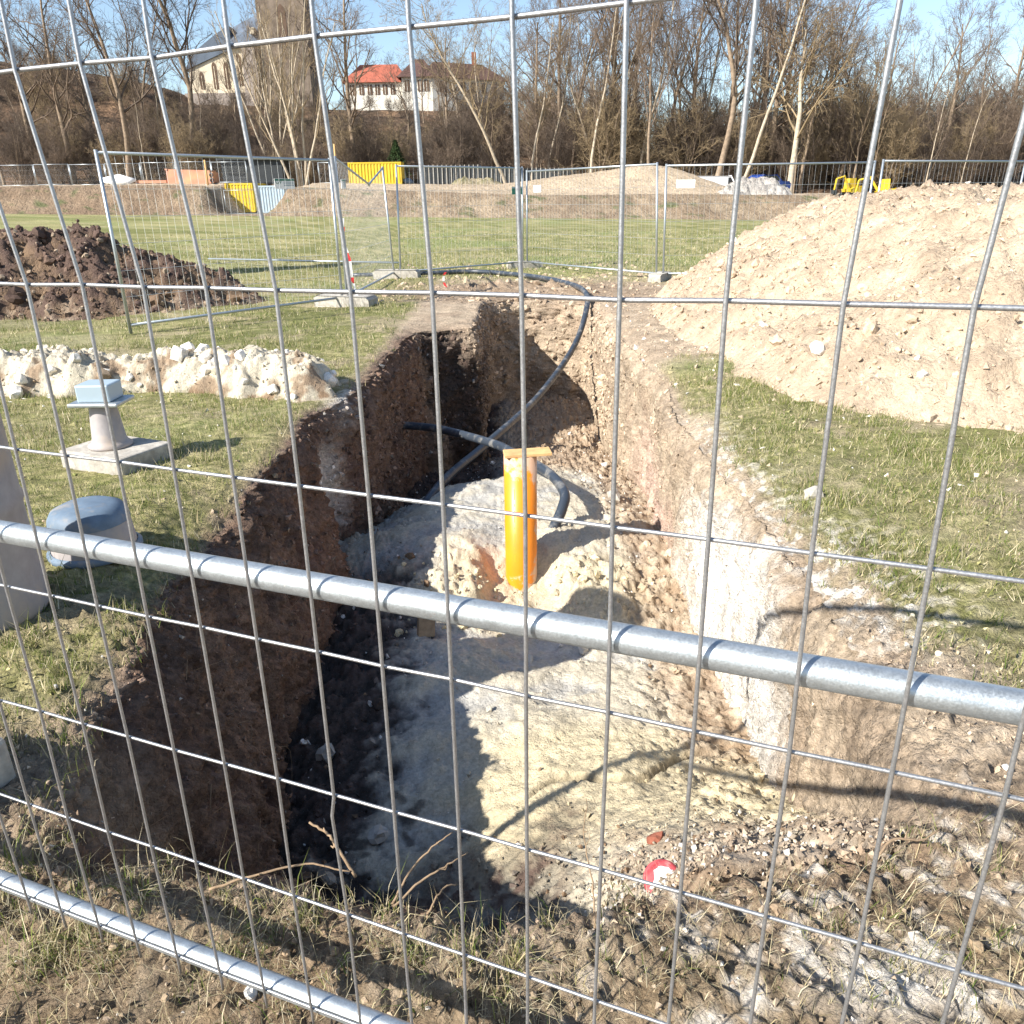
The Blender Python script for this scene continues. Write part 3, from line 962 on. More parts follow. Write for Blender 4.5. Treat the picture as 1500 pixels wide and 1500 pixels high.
wFl = FL['A'] * (np.abs(FL['P'][:, 0]) < 1.35)
roughw = wFl * (.15 + FL['dark'] * 1.6 + (FL['P'][:, 1] < 2.3) * 1.0 + (FL['P'][:, 1] > 7.6) * 1.2 + ((FL['P'][:, 1] > 4.3) & (FL['P'][:, 1] < 5.4)) * .3 + (FL['P'][:, 0] > .75) * 1.0)
parts = [scatter(FL, roughw, 14000, .004, .018, CLT, 1.7, .2, (.55, 1.5), palette=[(.07, CHALK * .9), (.06, BROWN)]),
         scatter(FL, roughw * (FL['P'][:, 1] > 2.4), 900, .012, .05, CL1, 2.8, palette=[(.10, CHALK * .9), (.08, BROWN)]),
         scatter(FL, wFl * ((FL['P'][:, 1] > 4.4) & (FL['P'][:, 1] < 5.2) & (np.abs(FL['P'][:, 0]) < .8)), 160, .010, .04, CL1, 2.6, .5, palette=[(.3, YSAND)]),
         scatter(FL, wFl * ((FL['P'][:, 1] < 2.4) & (FL['P'][:, 0] > .1)), 3800, .003, .013, CLT, 1.8, palette=[(.07, CHALK), (.3, BROWN)])]
parts.append(scatter(FL, wFl * (FL['P'][:, 1] < 2.1) * (FL['P'][:, 0] > .15) * (FL['P'][:, 2] > -.75), 6000, .003, .013, CLT, 1.6, .25, (.6, 1.5), [(.10, CHALK * .9), (.15, TAN)]))
join_stuff('rubble', parts, M['clod'], 'loose crumbs of sand and dark soil on the trench floor')

parts = []
Hm = HEAPS['soil_mound']
wm = Hm['A'] * (Hm['d'] > -.2) * (Hm['P'][:, 0] < 7)
parts += [scatter(Hm, wm, 9000, .008, .032, CLT, 2.0, .4, (.88, 1.12), [(.03, CHALK)]),
          scatter(Hm, wm * (Hm['d'] < 1.3), 500, .02, .075, CL1, 3.0, .4, (.88, 1.12), [(.05, CHALK)])]
Hm = HEAPS['dark_soil_mound']
parts += [scatter(Hm, Hm['A'], 4200, .012, .06, CL0, 2.0, .4, (.7, 1.4), [(.25, TAN2 * .8)]), scatter(Hm, Hm['A'], 260, .05, .13, CL1, 2.4, .5, (.7, 1.2))]
Hm = HEAPS['chalk_rubble_bank']
parts += [scatter(Hm, Hm['A'], 2600, .004, .022, CLT, 2.0, .4, (.8, 1.1)), scatter(Hm, Hm['A'], 170, .025, .10, CLB, 1.8, .42, (.85, 1.05), [(.7, CHALK)])]
join_stuff('heap_clods', parts, M['clod'], 'loose lumps lying on the spoil heaps')

# ------------------------------------------------------------------ grass
GREENS = np.array([(.135, .18, .04), (.19, .22, .055), (.10, .145, .03), (.26, .265, .085)])
STRAWS = np.array([(.56, .48, .29), (.47, .39, .22), (.64, .56, .38)])


def blades(S, wts, n, hmin, hmax, wid, straw=.35, clump=None, lean=.6, far=False):
    p = wts / wts.sum()
    if clump:
        nc, sd = clump
        ci = rng.choice(len(p), nc, p=p)
        idx = ci[rng.integers(0, nc, n)]
        pos = S['P'][idx] + np.concatenate([rng.normal(size=(n, 2)) * sd, np.zeros((n, 1))], 1)
    else:
        idx = rng.choice(len(p), n, p=p)
        pos = S['P'][idx] + np.concatenate([rng.normal(size=(n, 2)) * .01, np.zeros((n, 1))], 1)
    h = hmin * .7 * (hmax * 1.5 / (hmin * .7)) ** (rng.random(n) ** 1.7)
    if clump: h = h * rng.uniform(.55, 1.35, nc)[np.searchsorted(np.arange(nc), (np.arange(n) * 0 + rng.integers(0, nc, n)))] if False else h
    a = rng.random(n) * 2 * np.pi
    l = rng.random(n) ** .7 * lean * h
    dx = np.stack([np.cos(a), np.sin(a), np.zeros(n)], 1)
    b = rng.random(n) * 2 * np.pi
    wv = np.stack([np.cos(b), np.sin(b), np.zeros(n)], 1) * (wid * rng.uniform(.6, 1.3, n))[:, None]
    up = np.array([0, 0, 1.0])
    m = pos + dx * (l * .35)[:, None] + up * (h * .6)[:, None]
    t = pos + dx * l[:, None] + up * (h * np.where(l > .75 * h, .75, 1.0))[:, None]
    pos = pos - up * .008
    if far:
        V = np.stack([pos - wv, pos + wv, t], 1); F = np.array([(0, 1, 2)])
    else:
        V = np.stack([pos - wv, pos + wv, m - wv * .7, m + wv * .7, t], 1); F = np.array([(0, 1, 3), (0, 3, 2), (2, 3, 4)])
    nv = V.shape[1]
    Fa = F[None] + (np.arange(n) * nv)[:, None, None]
    s = rng.random(n) < straw
    c_ = np.where(s[:, None], STRAWS[rng.integers(0, 3, n)], GREENS[rng.integers(0, 4, n)]) * rng.uniform(.8, 1.2, n)[:, None]
    return V.reshape(-1, 3), Fa.reshape(-1, 3), np.repeat(c_, nv, axis=0)


gw = G['A'] * G['g'] * G['out'] * (.10 + 1.0 * sstep(-.25, .35, fbm(G['P'] * (1, 1, 0), 1.7, 4, .6, 21.)))
parts = [
    blades(G, gw * (gx < -1.2) * (gx > -7) * (gy > 2) * (gy < 9), 95000, .02, .06, .0023, .42, (9000, .03), 1.0, True),
    blades(G, gw * (gx > 1.1) * (gx < 4.5) * (gy > 2) * (gy < 9), 75000, .018, .052, .0021, .38, (6000, .028), 1.0, True),
    blades(G, gw * (np.abs(gx) < 9) * (gy > 8.5) * (gy < 24), 80000, .03, .075, .0046, .5, (12000, .06), 1.1, True),
    blades(G, G['A'] * G['out'] * (gy > .85) * (gy < 1.55) * (np.abs(gx) < 1.6), 3600, .015, .05, .0012, .6, (170, .022), 1.3),
    blades(G, G['A'] * G['out'] * (gy > .85) * (gy < 1.6) * (np.abs(gx) < 1.6), 7000, .02, .06, .0007, 1.0, None, 2.2),
    blades(G, G['A'] * G['out'] * (gy > .9) * (gy < 3.1) * (gx < -1.0) * (gx > -1.6), 2400, .02, .07, .0012, .4, (90, .03), 1.2),
    blades(G, G['A'] * G['out'] * (gy > 1.15) * (gy < 1.45) * (gx > -1.1) * (gx < .2), 900, .03, .075, .0011, .6, (22, .018), 1.3),
]
parts.append(blades(G, gw * (np.abs(gx) < 16) * (gy > 19) * (gy < 42), 30000, .04, .08, .009, .45, (6000, .12), 1.0, True))
join_stuff('grass', parts, M['grass'], 'short green and straw-coloured grass around the trench')

# ------------------------------------------------------------------ near fence panel
AZ = R(22.129)
AL = np.array([math.cos(AZ), -math.sin(AZ), 0]); NF = np.array([math.sin(AZ), math.cos(AZ), 0]); D0 = .7214


def fp(s, z, off=0.0):
    return AL * s + NF * (D0 + off) + np.array([0, 0, z])


ROWS = [(1.885, .0050, -.286, .0995), (1.645, .0080, -.286, .1005), (1.4112, .0078, -.280, .0958), (1.1822, .0078, -.278, .0969), (.9510, .0163, -.277, .0979), (.7130, .0205, -.278, .0986), (.4760, .0185, -.279, .0993), (.215, .045, -.279, .0996)]
fence = thing('mesh_fence', 'galvanised wire mesh fence panel standing close in front of the trench', 'fence', tuple(fp(-.2, 0.0)), 0)
FO = np.array(fence.location)
CMIN, CMAX = -18, 17


def node(r, c_):
    z0, k, a, b = ROWS[r]
    s = a + b * c_
    return s, z0 + k * (s + .28)


def zmid(s): return 1.0385 + .0185 * (s + .3)
def zbot(s): return .2145 + .040 * (s + .28)


jit = rng.normal(size=(8, 70)) * .0009
for c_ in range(CMIN, CMAX + 1):
    pts = []
    s0 = node(0, c_)[0]
    pts.append(fp(s0, 2.0 + .012 * s0, -.0023))
    for r in range(8):
        s, z = node(r, c_)
        s += jit[r, c_ + 20]
        pts.append(fp(s, z, -.0023 - (.001 if r == 4 else 0)))
        if r == 5 and c_ == -3:
            pts.append(fp(s - .006, z - .035, -.004))
    pts.append(fp(node(7, c_)[0], zbot(node(7, c_)[0]) - .028, -.0023))
    MB().tube(np.array(pts) - FO, .00245, 8).build('vertical_wire', M['wire'], fence, True)
for r in range(8):
    ss = [node(r, c_)[0] for c_ in range(CMIN, CMAX + 1)]
    pts = []
    for i, c_ in enumerate(range(CMIN, CMAX + 1)):
        s, z = node(r, c_)
        if r == 7: z = zbot(s) + .011
        pts.append(fp(s, z + jit[r, (c_ + 33) % 60] * .7, .0024))
    MB().tube(np.array(pts) - FO, .00245, 8).build('horizontal_wire', M['wire'], fence, True)
SL, SR = node(4, CMIN)[0] - .03, node(4, CMAX)[0] + .03
ssm = np.linspace(SL, SR, 40)
bend = .003 * np.sin(np.linspace(0, 6, 40))
MB().tube(np.array([fp(s, zmid(s) + 0 * b, .0226) for s, b in zip(ssm, bend)]) - FO, .0175, 28).build('middle_tube', M['galv'], fence, True)
MB().tube(np.array([fp(s, zbot(s), .0226) for s in ssm]) - FO, .0175, 28).build('bottom_tube', M['galv'], fence, True)
MB().tube(np.array([fp(s, 2.0 + .012 * s, .0226) for s in ssm]) - FO, .0175, 20).build('top_tube', M['galv'], fence, True)
for s in (SL, SR):
    MB().tube(np.array([fp(s, .04, .0226), fp(s, 2.02, .0226)]) - FO, .0205, 20).build('post', M['galv'], fence, True)
for s in (SL, SR):
    p = fp(s, 0, .0226)
    gz0 = ground_z(p[0], p[1])
    b_ = MB().box((-.36, -.11, -.02), (.36, .11, .13), Matrix.Rotation(-AZ + R(90), 3, 'Z'), (p[0], p[1], gz0)).build('concrete_block', M['concrete'], None)
    bevel(b_, .015)
    tag(b_, 'concrete block under the %s end post of the nearest fence panel' % ('left' if s < 0 else 'right'), 'fence foot', 'concrete feet of the site fence')

# ------------------------------------------------------------------ far fence panels
def gzf(x, y): return float(field_z(np.array([x]), np.array([y]))[0])


def far_panel(a, b, label, htop=2.03, post_a=True, post_b=True, sag=None, rows=(.45, .75, 1.05, 1.35, 1.65), lean=(0, 0), wires=True, tube_r=.02):
    a = np.array([*a, 0.0]); b = np.array([*b, 0.0])
    root = thing('mesh_fence', label, 'fence', tuple(a), 0, 'wire mesh fence panels standing behind the trench')
    d = b - a
    L = np.linalg.norm(d)
    la, lb = np.array([lean[0], 0, 0]), np.array([lean[1], 0, 0])
    A0, A1 = np.array([0, 0, .02]), np.array([0, 0, htop + .03]) + la
    B0, B1 = d + [0, 0, .02], d + [0, 0, htop + .03] + lb
    if post_a: MB().tube([A0, A1], tube_r, 10).build('post', M['galv'], root, True)
    if post_b: MB().tube([B0, B1], tube_r, 10).build('post', M['galv'], root, True)
    lo_a, lo_b = np.array([0, 0, .12]), d + [0, 0, .12]
    hi_a, hi_b = np.array([0, 0, htop]) + la, d + [0, 0, htop] + lb
    if sag:
        mid = hi_a + (hi_b - hi_a) * sag[0] - [0, 0, sag[1]]
        MB().tube([hi_a, hi_a + (mid - hi_a) * .97 + [0, 0, .02], mid, mid + (hi_b - mid) * .03 + [0, 0, .02], hi_b], tube_r * .9, 10).build('top_tube', M['galv'], root, True)
    else:
        MB().tube([hi_a, hi_b], tube_r * .9, 10).build('top_tube', M['galv'], root, True)
    MB().tube([lo_a, lo_b], tube_r * .9, 10).build('bottom_tube', M['galv'], root, True)
    if wires:
        mb = MB()
        n = int(L / .1)
        for i in range(1, n):
            t = i / n
            top = hi_a + (hi_b - hi_a) * t
            if sag:
                t_ = t / sag[0] if t < sag[0] else (1 - t) / (1 - sag[0])
                top = top - [0, 0, sag[1] * t_]
            mb.tube([lo_a + (lo_b - lo_a) * t, top], .0018, 3, False)
        for z in rows:
            f = (z - .12) / (htop - .12)
            mb.tube([lo_a + (hi_a - lo_a) * f, lo_b + (hi_b - lo_b) * f], .0030, 3, False)
        w = mb.build('wire_mesh', M['far_wire'], root)
        w['kind'] = 'stuff'
    return root


PA, PB, PC, PD, PE = (-2.52, 12.31), (-2.27, 16.6), (.37, 18.8), (2.88, 15.45), (6.62, 15.2)
far_panel((-4.62, 9.65), (-2.55, 12.26), 'leftmost mesh fence panel behind the trench, running past the dark soil heap')
far_panel((-2.49, 12.36), (-2.33, 16.5), 'mesh fence panel with its top rail bent down in a V', sag=(.62, .33), lean=(0, -.09), htop=2.06)
far_panel((-2.22, 16.66), (.33, 18.78), 'mesh fence panel at the far end between the bent panel and the centre post', lean=(.05, 0), htop=2.1)
far_panel((.43, 18.78), (2.83, 15.50), 'mesh fence panel right of the centre post with a white sign at its left end', lean=(0, -.10))
far_panel((2.95, 15.44), (6.57, 15.2), 'mesh fence panel partly hidden by the tan soil mound', lean=(-.06, 0), htop=2.0)
far_panel((6.72, 15.2), (10.0, 16.4), 'mesh fence panel at the far right above the tan soil mound', htop=2.02)
lt = MB().tube([(0, 0, 0), (5.2, -2.5, .02)], .022, 10).build('steel_tube', M['galv'], None, True)
lt.location = (-7.7, 21.0, gzf(-7.7, 21) + .14)
tag(lt, 'long grey steel tube lying across the meadow behind the left fence post', 'tube')


def foot(x, y, rz, label, sx=.36, sy=.115, h=.13, tilt=0.0):
    root = thing('concrete_block', label, 'fence foot', (x, y, ground_z(x, y) - .01), rz, 'concrete feet of the site fence')
    prof = [(-sx, 0), (sx, 0), (sx, h * .75), (sx - .05, h), (-sx + .05, h), (-sx, h * .75)]
    o = MB().prism(prof, -sy, sy).build('block', M['concrete'], root)
    bevel(o, .012)
    o2 = MB().box((-.05, -.05, h), (.05, .05, h + .012)).build('socket', M['concrete'], root)
    root.rotation_euler = (tilt, tilt * .5, rz)
    return root


foot(-2.50, 12.30, R(-18), 'wide concrete foot under the left fence post beside the grass', .46, .15, .17, .03)
foot(-2.28, 16.55, R(-8), 'concrete foot under the slanting posts beside the bent rail', .46, .13, .18)
foot(.37, 18.75, R(10), 'concrete foot under the centre post at the far end', .40, .12, .15)
foot(2.88, 15.42, R(62), 'small concrete foot beside the tan soil mound', .34, .12, .15)
foot(6.66, 15.2, R(60), 'concrete foot behind the tan soil mound', .34, .12, .14)


def sign(x0, x1, yy, z0, z1, mats, label, text=None, slope=0.0):
    root = thing('sign', label, 'sign', ((x0 + x1) / 2, yy, (z0 + z1) / 2), slope)
    w, h = (x1 - x0) / 2, (z1 - z0) / 2
    MB().box((-w, 0, -h), (w, .006, h)).build('plate', M[mats[0]], root)
    if len(mats) > 1:
        MB().box((-w * .98, -.002, h * .55), (w * .98, -.0005, h * .92)).build('band', M[mats[1]], root)
    if len(mats) > 2:
        for zz in (.2, -.15, -.5):
            MB().box((-.1 * w, -.002, zz * h), (w * .9, -.0005, (zz + .2) * h)).build('print_line', M[mats[2]], root)
    if text:
        cu = bpy.data.curves.new('lettering', 'FONT')
        cu.body = text; cu.size = h * 1.25; cu.align_x = 'LEFT'; cu.align_y = 'CENTER'
        tmp = bpy.data.objects.new('tmp', cu)
        COL.objects.link(tmp)
        bpy.context.view_layer.update()
        me = bpy.data.meshes.new_from_object(tmp)
        bpy.data.objects.remove(tmp)
        me.materials.clear(); me.materials.append(M['green_plate'])
        o = bpy.data.objects.new('lettering', me)
        COL.objects.link(o); o.parent = root
        o.location = (-w * .92, -.003, 0.02); o.rotation_euler = (R(90), 0, 0)
    return root


sign(-3.33, -2.99, 12.0, 1.66, 1.79, ['white_plate', 'green_plate', 'grey_print'], 'white and green sign with grey lettering on the leftmost fence panel', 'GV', R(52))
sign(-2.62, -2.38, 12.9, 1.66, 1.79, ['white_plate', 'green_plate', 'grey_print'], 'white and green sign just right of the left fence post', None, R(85))
sign(.08, .34, 18.45, 1.56, 1.72, ['green_plate', 'grey_print'], 'small dark green sign left of the centre fence post', None, R(30))
sign(.52, .76, 18.2, 1.60, 1.74, ['white_plate'], 'plain white sign right of the centre fence post', None, R(-50))
sign(3.08, 3.42, 15.38, 1.62, 1.76, ['white_plate'], 'plain white sign near the post beside the tan soil mound', None, R(-4))
MB().tube([(0, 0, 0), (0, 0, .01)], .01, 6)

# barrier tape hanging on the left far post
tp = thing('barrier_tape', 'red and white barrier tape hanging down the left fence post', 'barrier tape', (-2.44, 12.2, 0))
tape = spline([(0, 0, 1.25), (.012, -.01, 1.05), (.02, 0, .85), (.06, -.02, .65), (.07, -.01, .45), (.10, 0, .3), (.13, -.02, .15)], 31)
for i in range(10):
    s_ = tape[i * 3:i * 3 + 4]
    tw = [.028 * math.cos(.5 * i + .4 * j) for j in range(4)]
    V = np.concatenate([np.stack([s_[:, 0] - np.abs(tw) - .006, s_[:, 1], s_[:, 2]], 1), np.stack([s_[:, 0] + np.abs(tw) + .006, s_[:, 1] + .012, s_[:, 2]], 1)])
    mk('tape_band', V, np.array([(j, 4 + j, 5 + j, j + 1) for j in range(3)]), M['red'] if i % 3 == 1 else M['white_tape'], tp)

# scrap of red and white tape at the trench end
tp2 = thing('barrier_tape', 'short curl of red and white tape on the grass at the trench end', 'barrier tape', (-1.12, 14.4, ground_z(-1.12, 14.4)))
cv = spline([(0, 0, .02), (-.04, 0, .12), (-.03, 0, .22), (0.0, 0, .28)], 12)
for i, m_ in ((0, 'red'), (1, 'white_tape'), (2, 'red')):
    s_ = cv[i * 4:i * 4 + 4] if i < 2 else cv[8:12]
    V = np.concatenate([s_ - [.02, 0, 0], s_ + [.02, .01, 0]])
    mk('tape_band', V, np.array([(j, 4 + j, 5 + j, j + 1) for j in range(3)]), M[m_], tp2)

# ------------------------------------------------------------------ pipe, board, hoses and small things in the trench
pz = floor_z(.06, 5.1) - .12
pipe = thing('drain_pipe', 'upright orange plastic drain pipe in the trench smeared with cement', 'pipe', (.063, 5.18, -1.24))
MB().lathe([(.116, -.12), (.116, 1.085), (.108, 1.085), (.108, -.12)], 48).build('tube', M['pipe'], pipe, True)
for i, (z0, z1) in enumerate([(.30, .36), (.40, .42), (.45, .52), (.56, .57), (.61, .70), (.73, .75), (.78, .86)]):
    a_ = R(-113)
    p0 = np.array([math.cos(a_), math.sin(a_), 0]); q = np.array([-math.sin(a_), math.cos(a_), 0])
    V = [p0 * .1167 - q * .002 + [0, 0, z0], p0 * .1167 + q * .002 + [0, 0, z0], p0 * .1167 + q * .002 + [0, 0, z1], p0 * .1167 - q * .002 + [0, 0, z1]]
    MB().add(V, [(0, 1, 2, 3)]).build('printed_mark', M['yellow'], pipe)
board = MB().box((-.163, -.07, 0), (.163, .07, .022), Matrix.Rotation(R(6), 3, 'Z') @ Matrix.Rotation(R(-1.0), 3, 'Y')).build('wooden_board', M['wood'], None)
board.location = (.112, 5.16, -.153)
bevel(board, .003)
tag(board, 'short raw wooden board lying across the top of the orange pipe', 'board')


def hose(name, pts, r, label, n=80):
    P = spline(pts, n)
    o = MB().tube(P, r, 14).build(name, M['hose'], None, True)
    return tag(o, label, 'hose')


hose('cable_conduit', [(-1.9, 8.5, -.80), (-1.32, 8.2, -.769), (-.785, 8.0, -.765), (-.188, 7.2, -.69), (-.0, 6.75, -.64), (.30, 6.25, -.66), (.42, 5.9, -.71), (.40, 5.72, -.78), (.30, 5.55, -.93)], .042,
     'dark plastic conduit from the left trench wall curving round behind the orange pipe', 70)
hose('cable_conduit', [(-3.3, 17.0, .03), (-1.645, 17.0, .06), (-.65, 17.15, .06), (.463, 15.8, .07), (1.02, 14.2, .09), (1.22, 12.9, .08), (1.185, 12.25, -.12), (.944, 11.6, -.57), (.378, 10.0, -.90), (-.213, 8.2, -.955), (-.596, 7.2, -1.0), (-.80, 6.6, -1.08)], .043,
     'dark plastic conduit looping off the meadow down across the trench', 110)

blk = MB().box((-.055, -.02, -.03), (.055, .02, .10), Euler((R(-25), R(12), R(20))).to_matrix()).build('wood_offcut', M['old_wood'], None)
blk.location = (-.565, 4.36, floor_z(-.565, 4.36) + .02)
bevel(blk, .004)
tag(blk, 'small brown wood offcut stuck in the shaded sand', 'wood offcut')

capz = floor_z(.42, 1.69)
capr = thing('round_cap', 'round red plastic cap smeared with white on the crumbly slope', 'cap', (.425, 1.70, capz + .012))
rotc = Euler((R(38), R(-6), 0)).to_matrix()
capr.scale = (1.3, 1.3, 1.3)
MB().lathe([(.001, .014), (.025, .0135), (.036, .011), (.043, .004), (.044, -.012), (.040, -.014)], 28, rot=rotc).build('shell', M['cap_red'], capr, True)
mbc = MB()
for (cx, cy, r_) in [(.003, -.004, .0335), (.016, -.014, .016), (-.014, -.010, .012), (-.004, .016, .011), (.020, .010, .009), (-.002, -.024, .010)]:
    k = 11
    an = np.arange(k) * 2 * np.pi / k
    rad = r_ * (1 + .12 * np.sin(an * 3 + cx * 900) + .12 * np.sin(an * 5 + cy * 700))
    top = np.stack([cx + rad * np.cos(an) * .8, cy + rad * np.sin(an) * .8, np.full(k, .0165)], 1)
    bot = np.stack([cx + rad * np.cos(an), cy + rad * np.sin(an), np.full(k, .0095)], 1)
    V = np.concatenate([bot, top, [[cx, cy, .0175]]]) @ np.asarray(rotc).T
    mbc.add(V, [(j, (j + 1) % k, k + (j + 1) % k, k + j) for j in range(k)], [(2 * k, k + j, k + (j + 1) % k) for j in range(k)])
mbc.build('plaster_smear', M['white_tape'], capr, True)

for (bx, by, sc, lab) in [(.50, 2.16, .036, 'broken piece of red brick in a hollow of the sandy slope')]:
    W, F = CL1[0][2] * sc, CL1[1]
    o = mk('brick_fragment', W, F, M['brick_red'], None, False)
    o.location = (bx, by, floor_z(bx, by) + .01); tag(o, lab, 'brick')
whites = [(-1.0, 3.35, .05, 'white stone in the dark gully below the left trench wall'), (-.62, 2.72, .055, 'rounded grey stone on the shaded trench floor'),
          (.93, 6.6, .09, 'pale broken stone at the foot of the right trench wall'), (1.62, 3.9, .05, 'pale flat stone on the grass right of the trench')]
for i, (bx, by, sc, lab) in enumerate(whites):
    W, F = CL1[0][i + 3] * sc, CL1[1]
    o = mk('stone', W, F, M['concrete'], None, False)
    z_ = ground_z(bx, by) if bx > 1.3 else floor_z(bx, by)
    o.location = (bx, by, z_ + .01); tag(o, lab, 'stone')


def twig(pts, r0, r1, label, branches=(), n=18):
    P = spline(pts, n)
    P = P + rng.normal(size=P.shape) * .0011
    mb = MB().tube(P, np.linspace(r0, r1, n), 6)
    for (i, v, l) in branches:
        q = np.array([P[i], P[i] + np.array(v) * l * .5 + rng.normal(size=3) * .003, P[i] + np.array(v) * l])
        mb.tube(q, np.linspace(r1 * 1.2, r1 * .5, 3), 5)
    o = mb.build('stick', M['root'], None, True)
    return tag(o, label, 'stick')


twig([(-.385, 1.40, .0), (-.43, 1.43, .06), (-.455, 1.45, .085), (-.50, 1.47, .10)], .0045, .003, 'bare root sticking up over the near trench edge, left of the others', [(7, (-.5, .1, -.3), .02), (12, (-.3, .2, .5), .02)])
twig([(-.29, 1.33, -.01), (-.25, 1.39, .03), (-.20, 1.43, .06), (-.155, 1.46, .075)], .0035, .0016, 'thin forked twig leaning out over the near trench edge', [(12, (.4, .2, -.5), .02)])
twig([(-.285, 1.32, -.01), (-.22, 1.37, .02), (-.16, 1.40, .035), (-.12, 1.44, .03)], .0034, .0016, 'thin bent twig lying lower beside the forked twig', [(9, (.6, 0, .3), .03)])
twig([(-.21, 1.29, -.02), (-.19, 1.32, .01), (-.165, 1.35, .02), (-.14, 1.36, .012)], .003, .0016, 'short curled rootlet at the middle of the near edge')
twig([(-.72, 1.36, .01), (-.62, 1.38, .03), (-.50, 1.41, .03), (-.40, 1.40, .015)], .0035, .002, 'pale root lying along the near edge at the left', [(6, (.3, -.3, .3), .04)])
twig([(.86, 1.42, .0), (.92, 1.46, .03), (1.0, 1.47, .02), (1.06, 1.5, .03)], .004, .002, 'pale thin root on the near edge at the right', [(8, (.4, .5, .3), .05)])
twig([(.17, 1.24, -.005), (.172, 1.33, .04), (.16, 1.42, .10), (.17, 1.47, .16)], .0022, .001, 'tall dry stalk standing right of the middle at the near edge', [(10, (.2, .2, .6), .05)])
# hair roots hanging on the left wall
lw = G['wall'] & (gx < -.9) & (gy > 1.9) & (gy < 4.2) & (gz < -.1) & (gz > -.9)
li = np.where(lw)[0]
mbr = MB()
for _ in range(34):
    i = rng.choice(li); p = G['P'][i] + np.array([.01, 0, 0])
    L_ = rng.uniform(.12, .4)
    P = spline([p, p + np.array([.03, rng.normal() * .08, -.25 * L_]), p + np.array([.05, rng.normal() * .16, -.65 * L_]), p + np.array([.05, rng.normal() * .22, -L_])], 10)
    mbr.tube(P, np.linspace(.0016, .0006, 10), 4, False)
rt = mbr.build('hanging_roots', M['root'], None, True)
tag(rt, 'fine pale roots hanging from the dark left wall of the trench', kind='stuff')

# ------------------------------------------------------------------ fixture at the left edge: tapered post and box on a concrete block
bx, by = -2.46, 4.66
zb = ground_z(bx, by)
cb = MB().box((-.26, -.20, 0), (.26, .20, .12)).build('concrete_block', M['concrete'], None)
cb.location = (bx, by, zb - .01); cb.rotation_euler = (0, 0, R(-24)); bevel(cb, .012)
tag(cb, 'flat concrete block on the grass at the left edge', 'concrete block', 'concrete feet of the site fence')
st = thing('post_base', 'tapered grey post with a silver box on the flat concrete block at left', 'post base', (bx - .03, by + .0, zb + .11))
MB().lathe([(.001, .0), (.125, .0), (.13, .015), (.11, .03), (.098, .05), (.078, .25), (.07, .27), (.001, .27)], 28).build('tapered_sleeve', M['plastic_grey'], st, True)
o = MB().box((-.15, -.12, .27), (.15, .12, .295)).build('flange', M['galv'], st); bevel(o, .008)
o = MB().box((-.10, -.09, .295), (.10, .09, .40)).build('box', M['greyblue'], st); bevel(o, .01)
bk = thing('bucket', 'upturned grey bucket with blue rim at the left edge by the trench corner', 'bucket', (-1.97, 3.36, ground_z(-1.97, 3.36) - .015))
MB().lathe([(.19, 0), (.185, .02), (.17, .18), (.15, .215), (.11, .235), (.001, .24)], 32).build('body', M['plastic_grey'], bk, True)
MB().lathe([(.1905, .0), (.205, .01), (.205, .03), (.187, .04)], 32).build('rim', M['plastic_blue'], bk, True)
MB().lathe([(.1755, .16), (.172, .19), (.154, .222), (.112, .242), (.001, .246)], 32).build('base', M['plastic_blue'], bk, True)
dr = thing('shadow_barrel', 'tall grey drum added at the far left to shade the trench floor', 'shadow_barrel', (-2.16, 2.74, ground_z(-2.16, 2.74) - .01))  # added object, placed to throw a shadow across the trench floor
dr.scale = (1, 1, 1.22)
MB().lathe([(.001, 0), (.27, 0), (.28, .02), (.27, .04), (.27, .36), (.28, .38), (.27, .40), (.27, .70), (.28, .72), (.27, .74), (.27, 1.06), (.28, 1.08), (.27, 1.10), (.26, 1.08), (.001, 1.08)], 36).build('drum', M['plastic_grey'], dr, True)
MB().lathe([(.001, 1.082), (.03, 1.082), (.03, 1.10), (.001, 1.10)], 12, (.14, 0, 0)).build('bung', M['galv'], dr)

# ------------------------------------------------------------------ embankment beyond the meadow
ex = np.arange(-110, 110, .4); ey = np.concatenate([np.arange(68.5, 76, .16), np.arange(76, 112, .5)])
A, B = np.meshgrid(ex, ey)
a, b = A.ravel(), B.ravel()
P0 = np.stack([a, b, np.zeros_like(a)], 1)
basez = field_z(a, np.full_like(a, 70.0))
topz = np.interp(a, [-110, -32, -18, 2, 21, 60, 110], [3.1, 2.87, 2.52, 1.62, 1.36, 1.2, 1.2])
nA = fbm(P0, .25, 4, .55); nB = fbm(P0, 1.1, 4, .6); nC = ridged(P0, 2.4, 3, .6)
toe = 69.9 + nA * .5
w = sstep(0, 1, (b - toe) / 3.6)
w = np.clip((b - toe) / 3.4, 0, 1); w = w * w * (3 - 2 * w) * .35 + w * .65
h = topz - basez
bank = h * w
plate = np.interp(a, [-110, -40, -16, -6, 6, 15, 21, 26, 40, 110], [.2, .25, .55, .75, .75, .55, .3, .1, .1, .1])
bank = bank + plate * sstep(74, 84, b)
# gap with containers
gl_, grr = -25.9 + (b - 70) * .0, -20.6
gap = sstep(-26.6 + .0 * b, -24.3, a + .3 * nB) * sstep(-18.6, -21.0, a + .3 * nB) * sstep(110, 90, b)
bank = bank * (1 - gap)
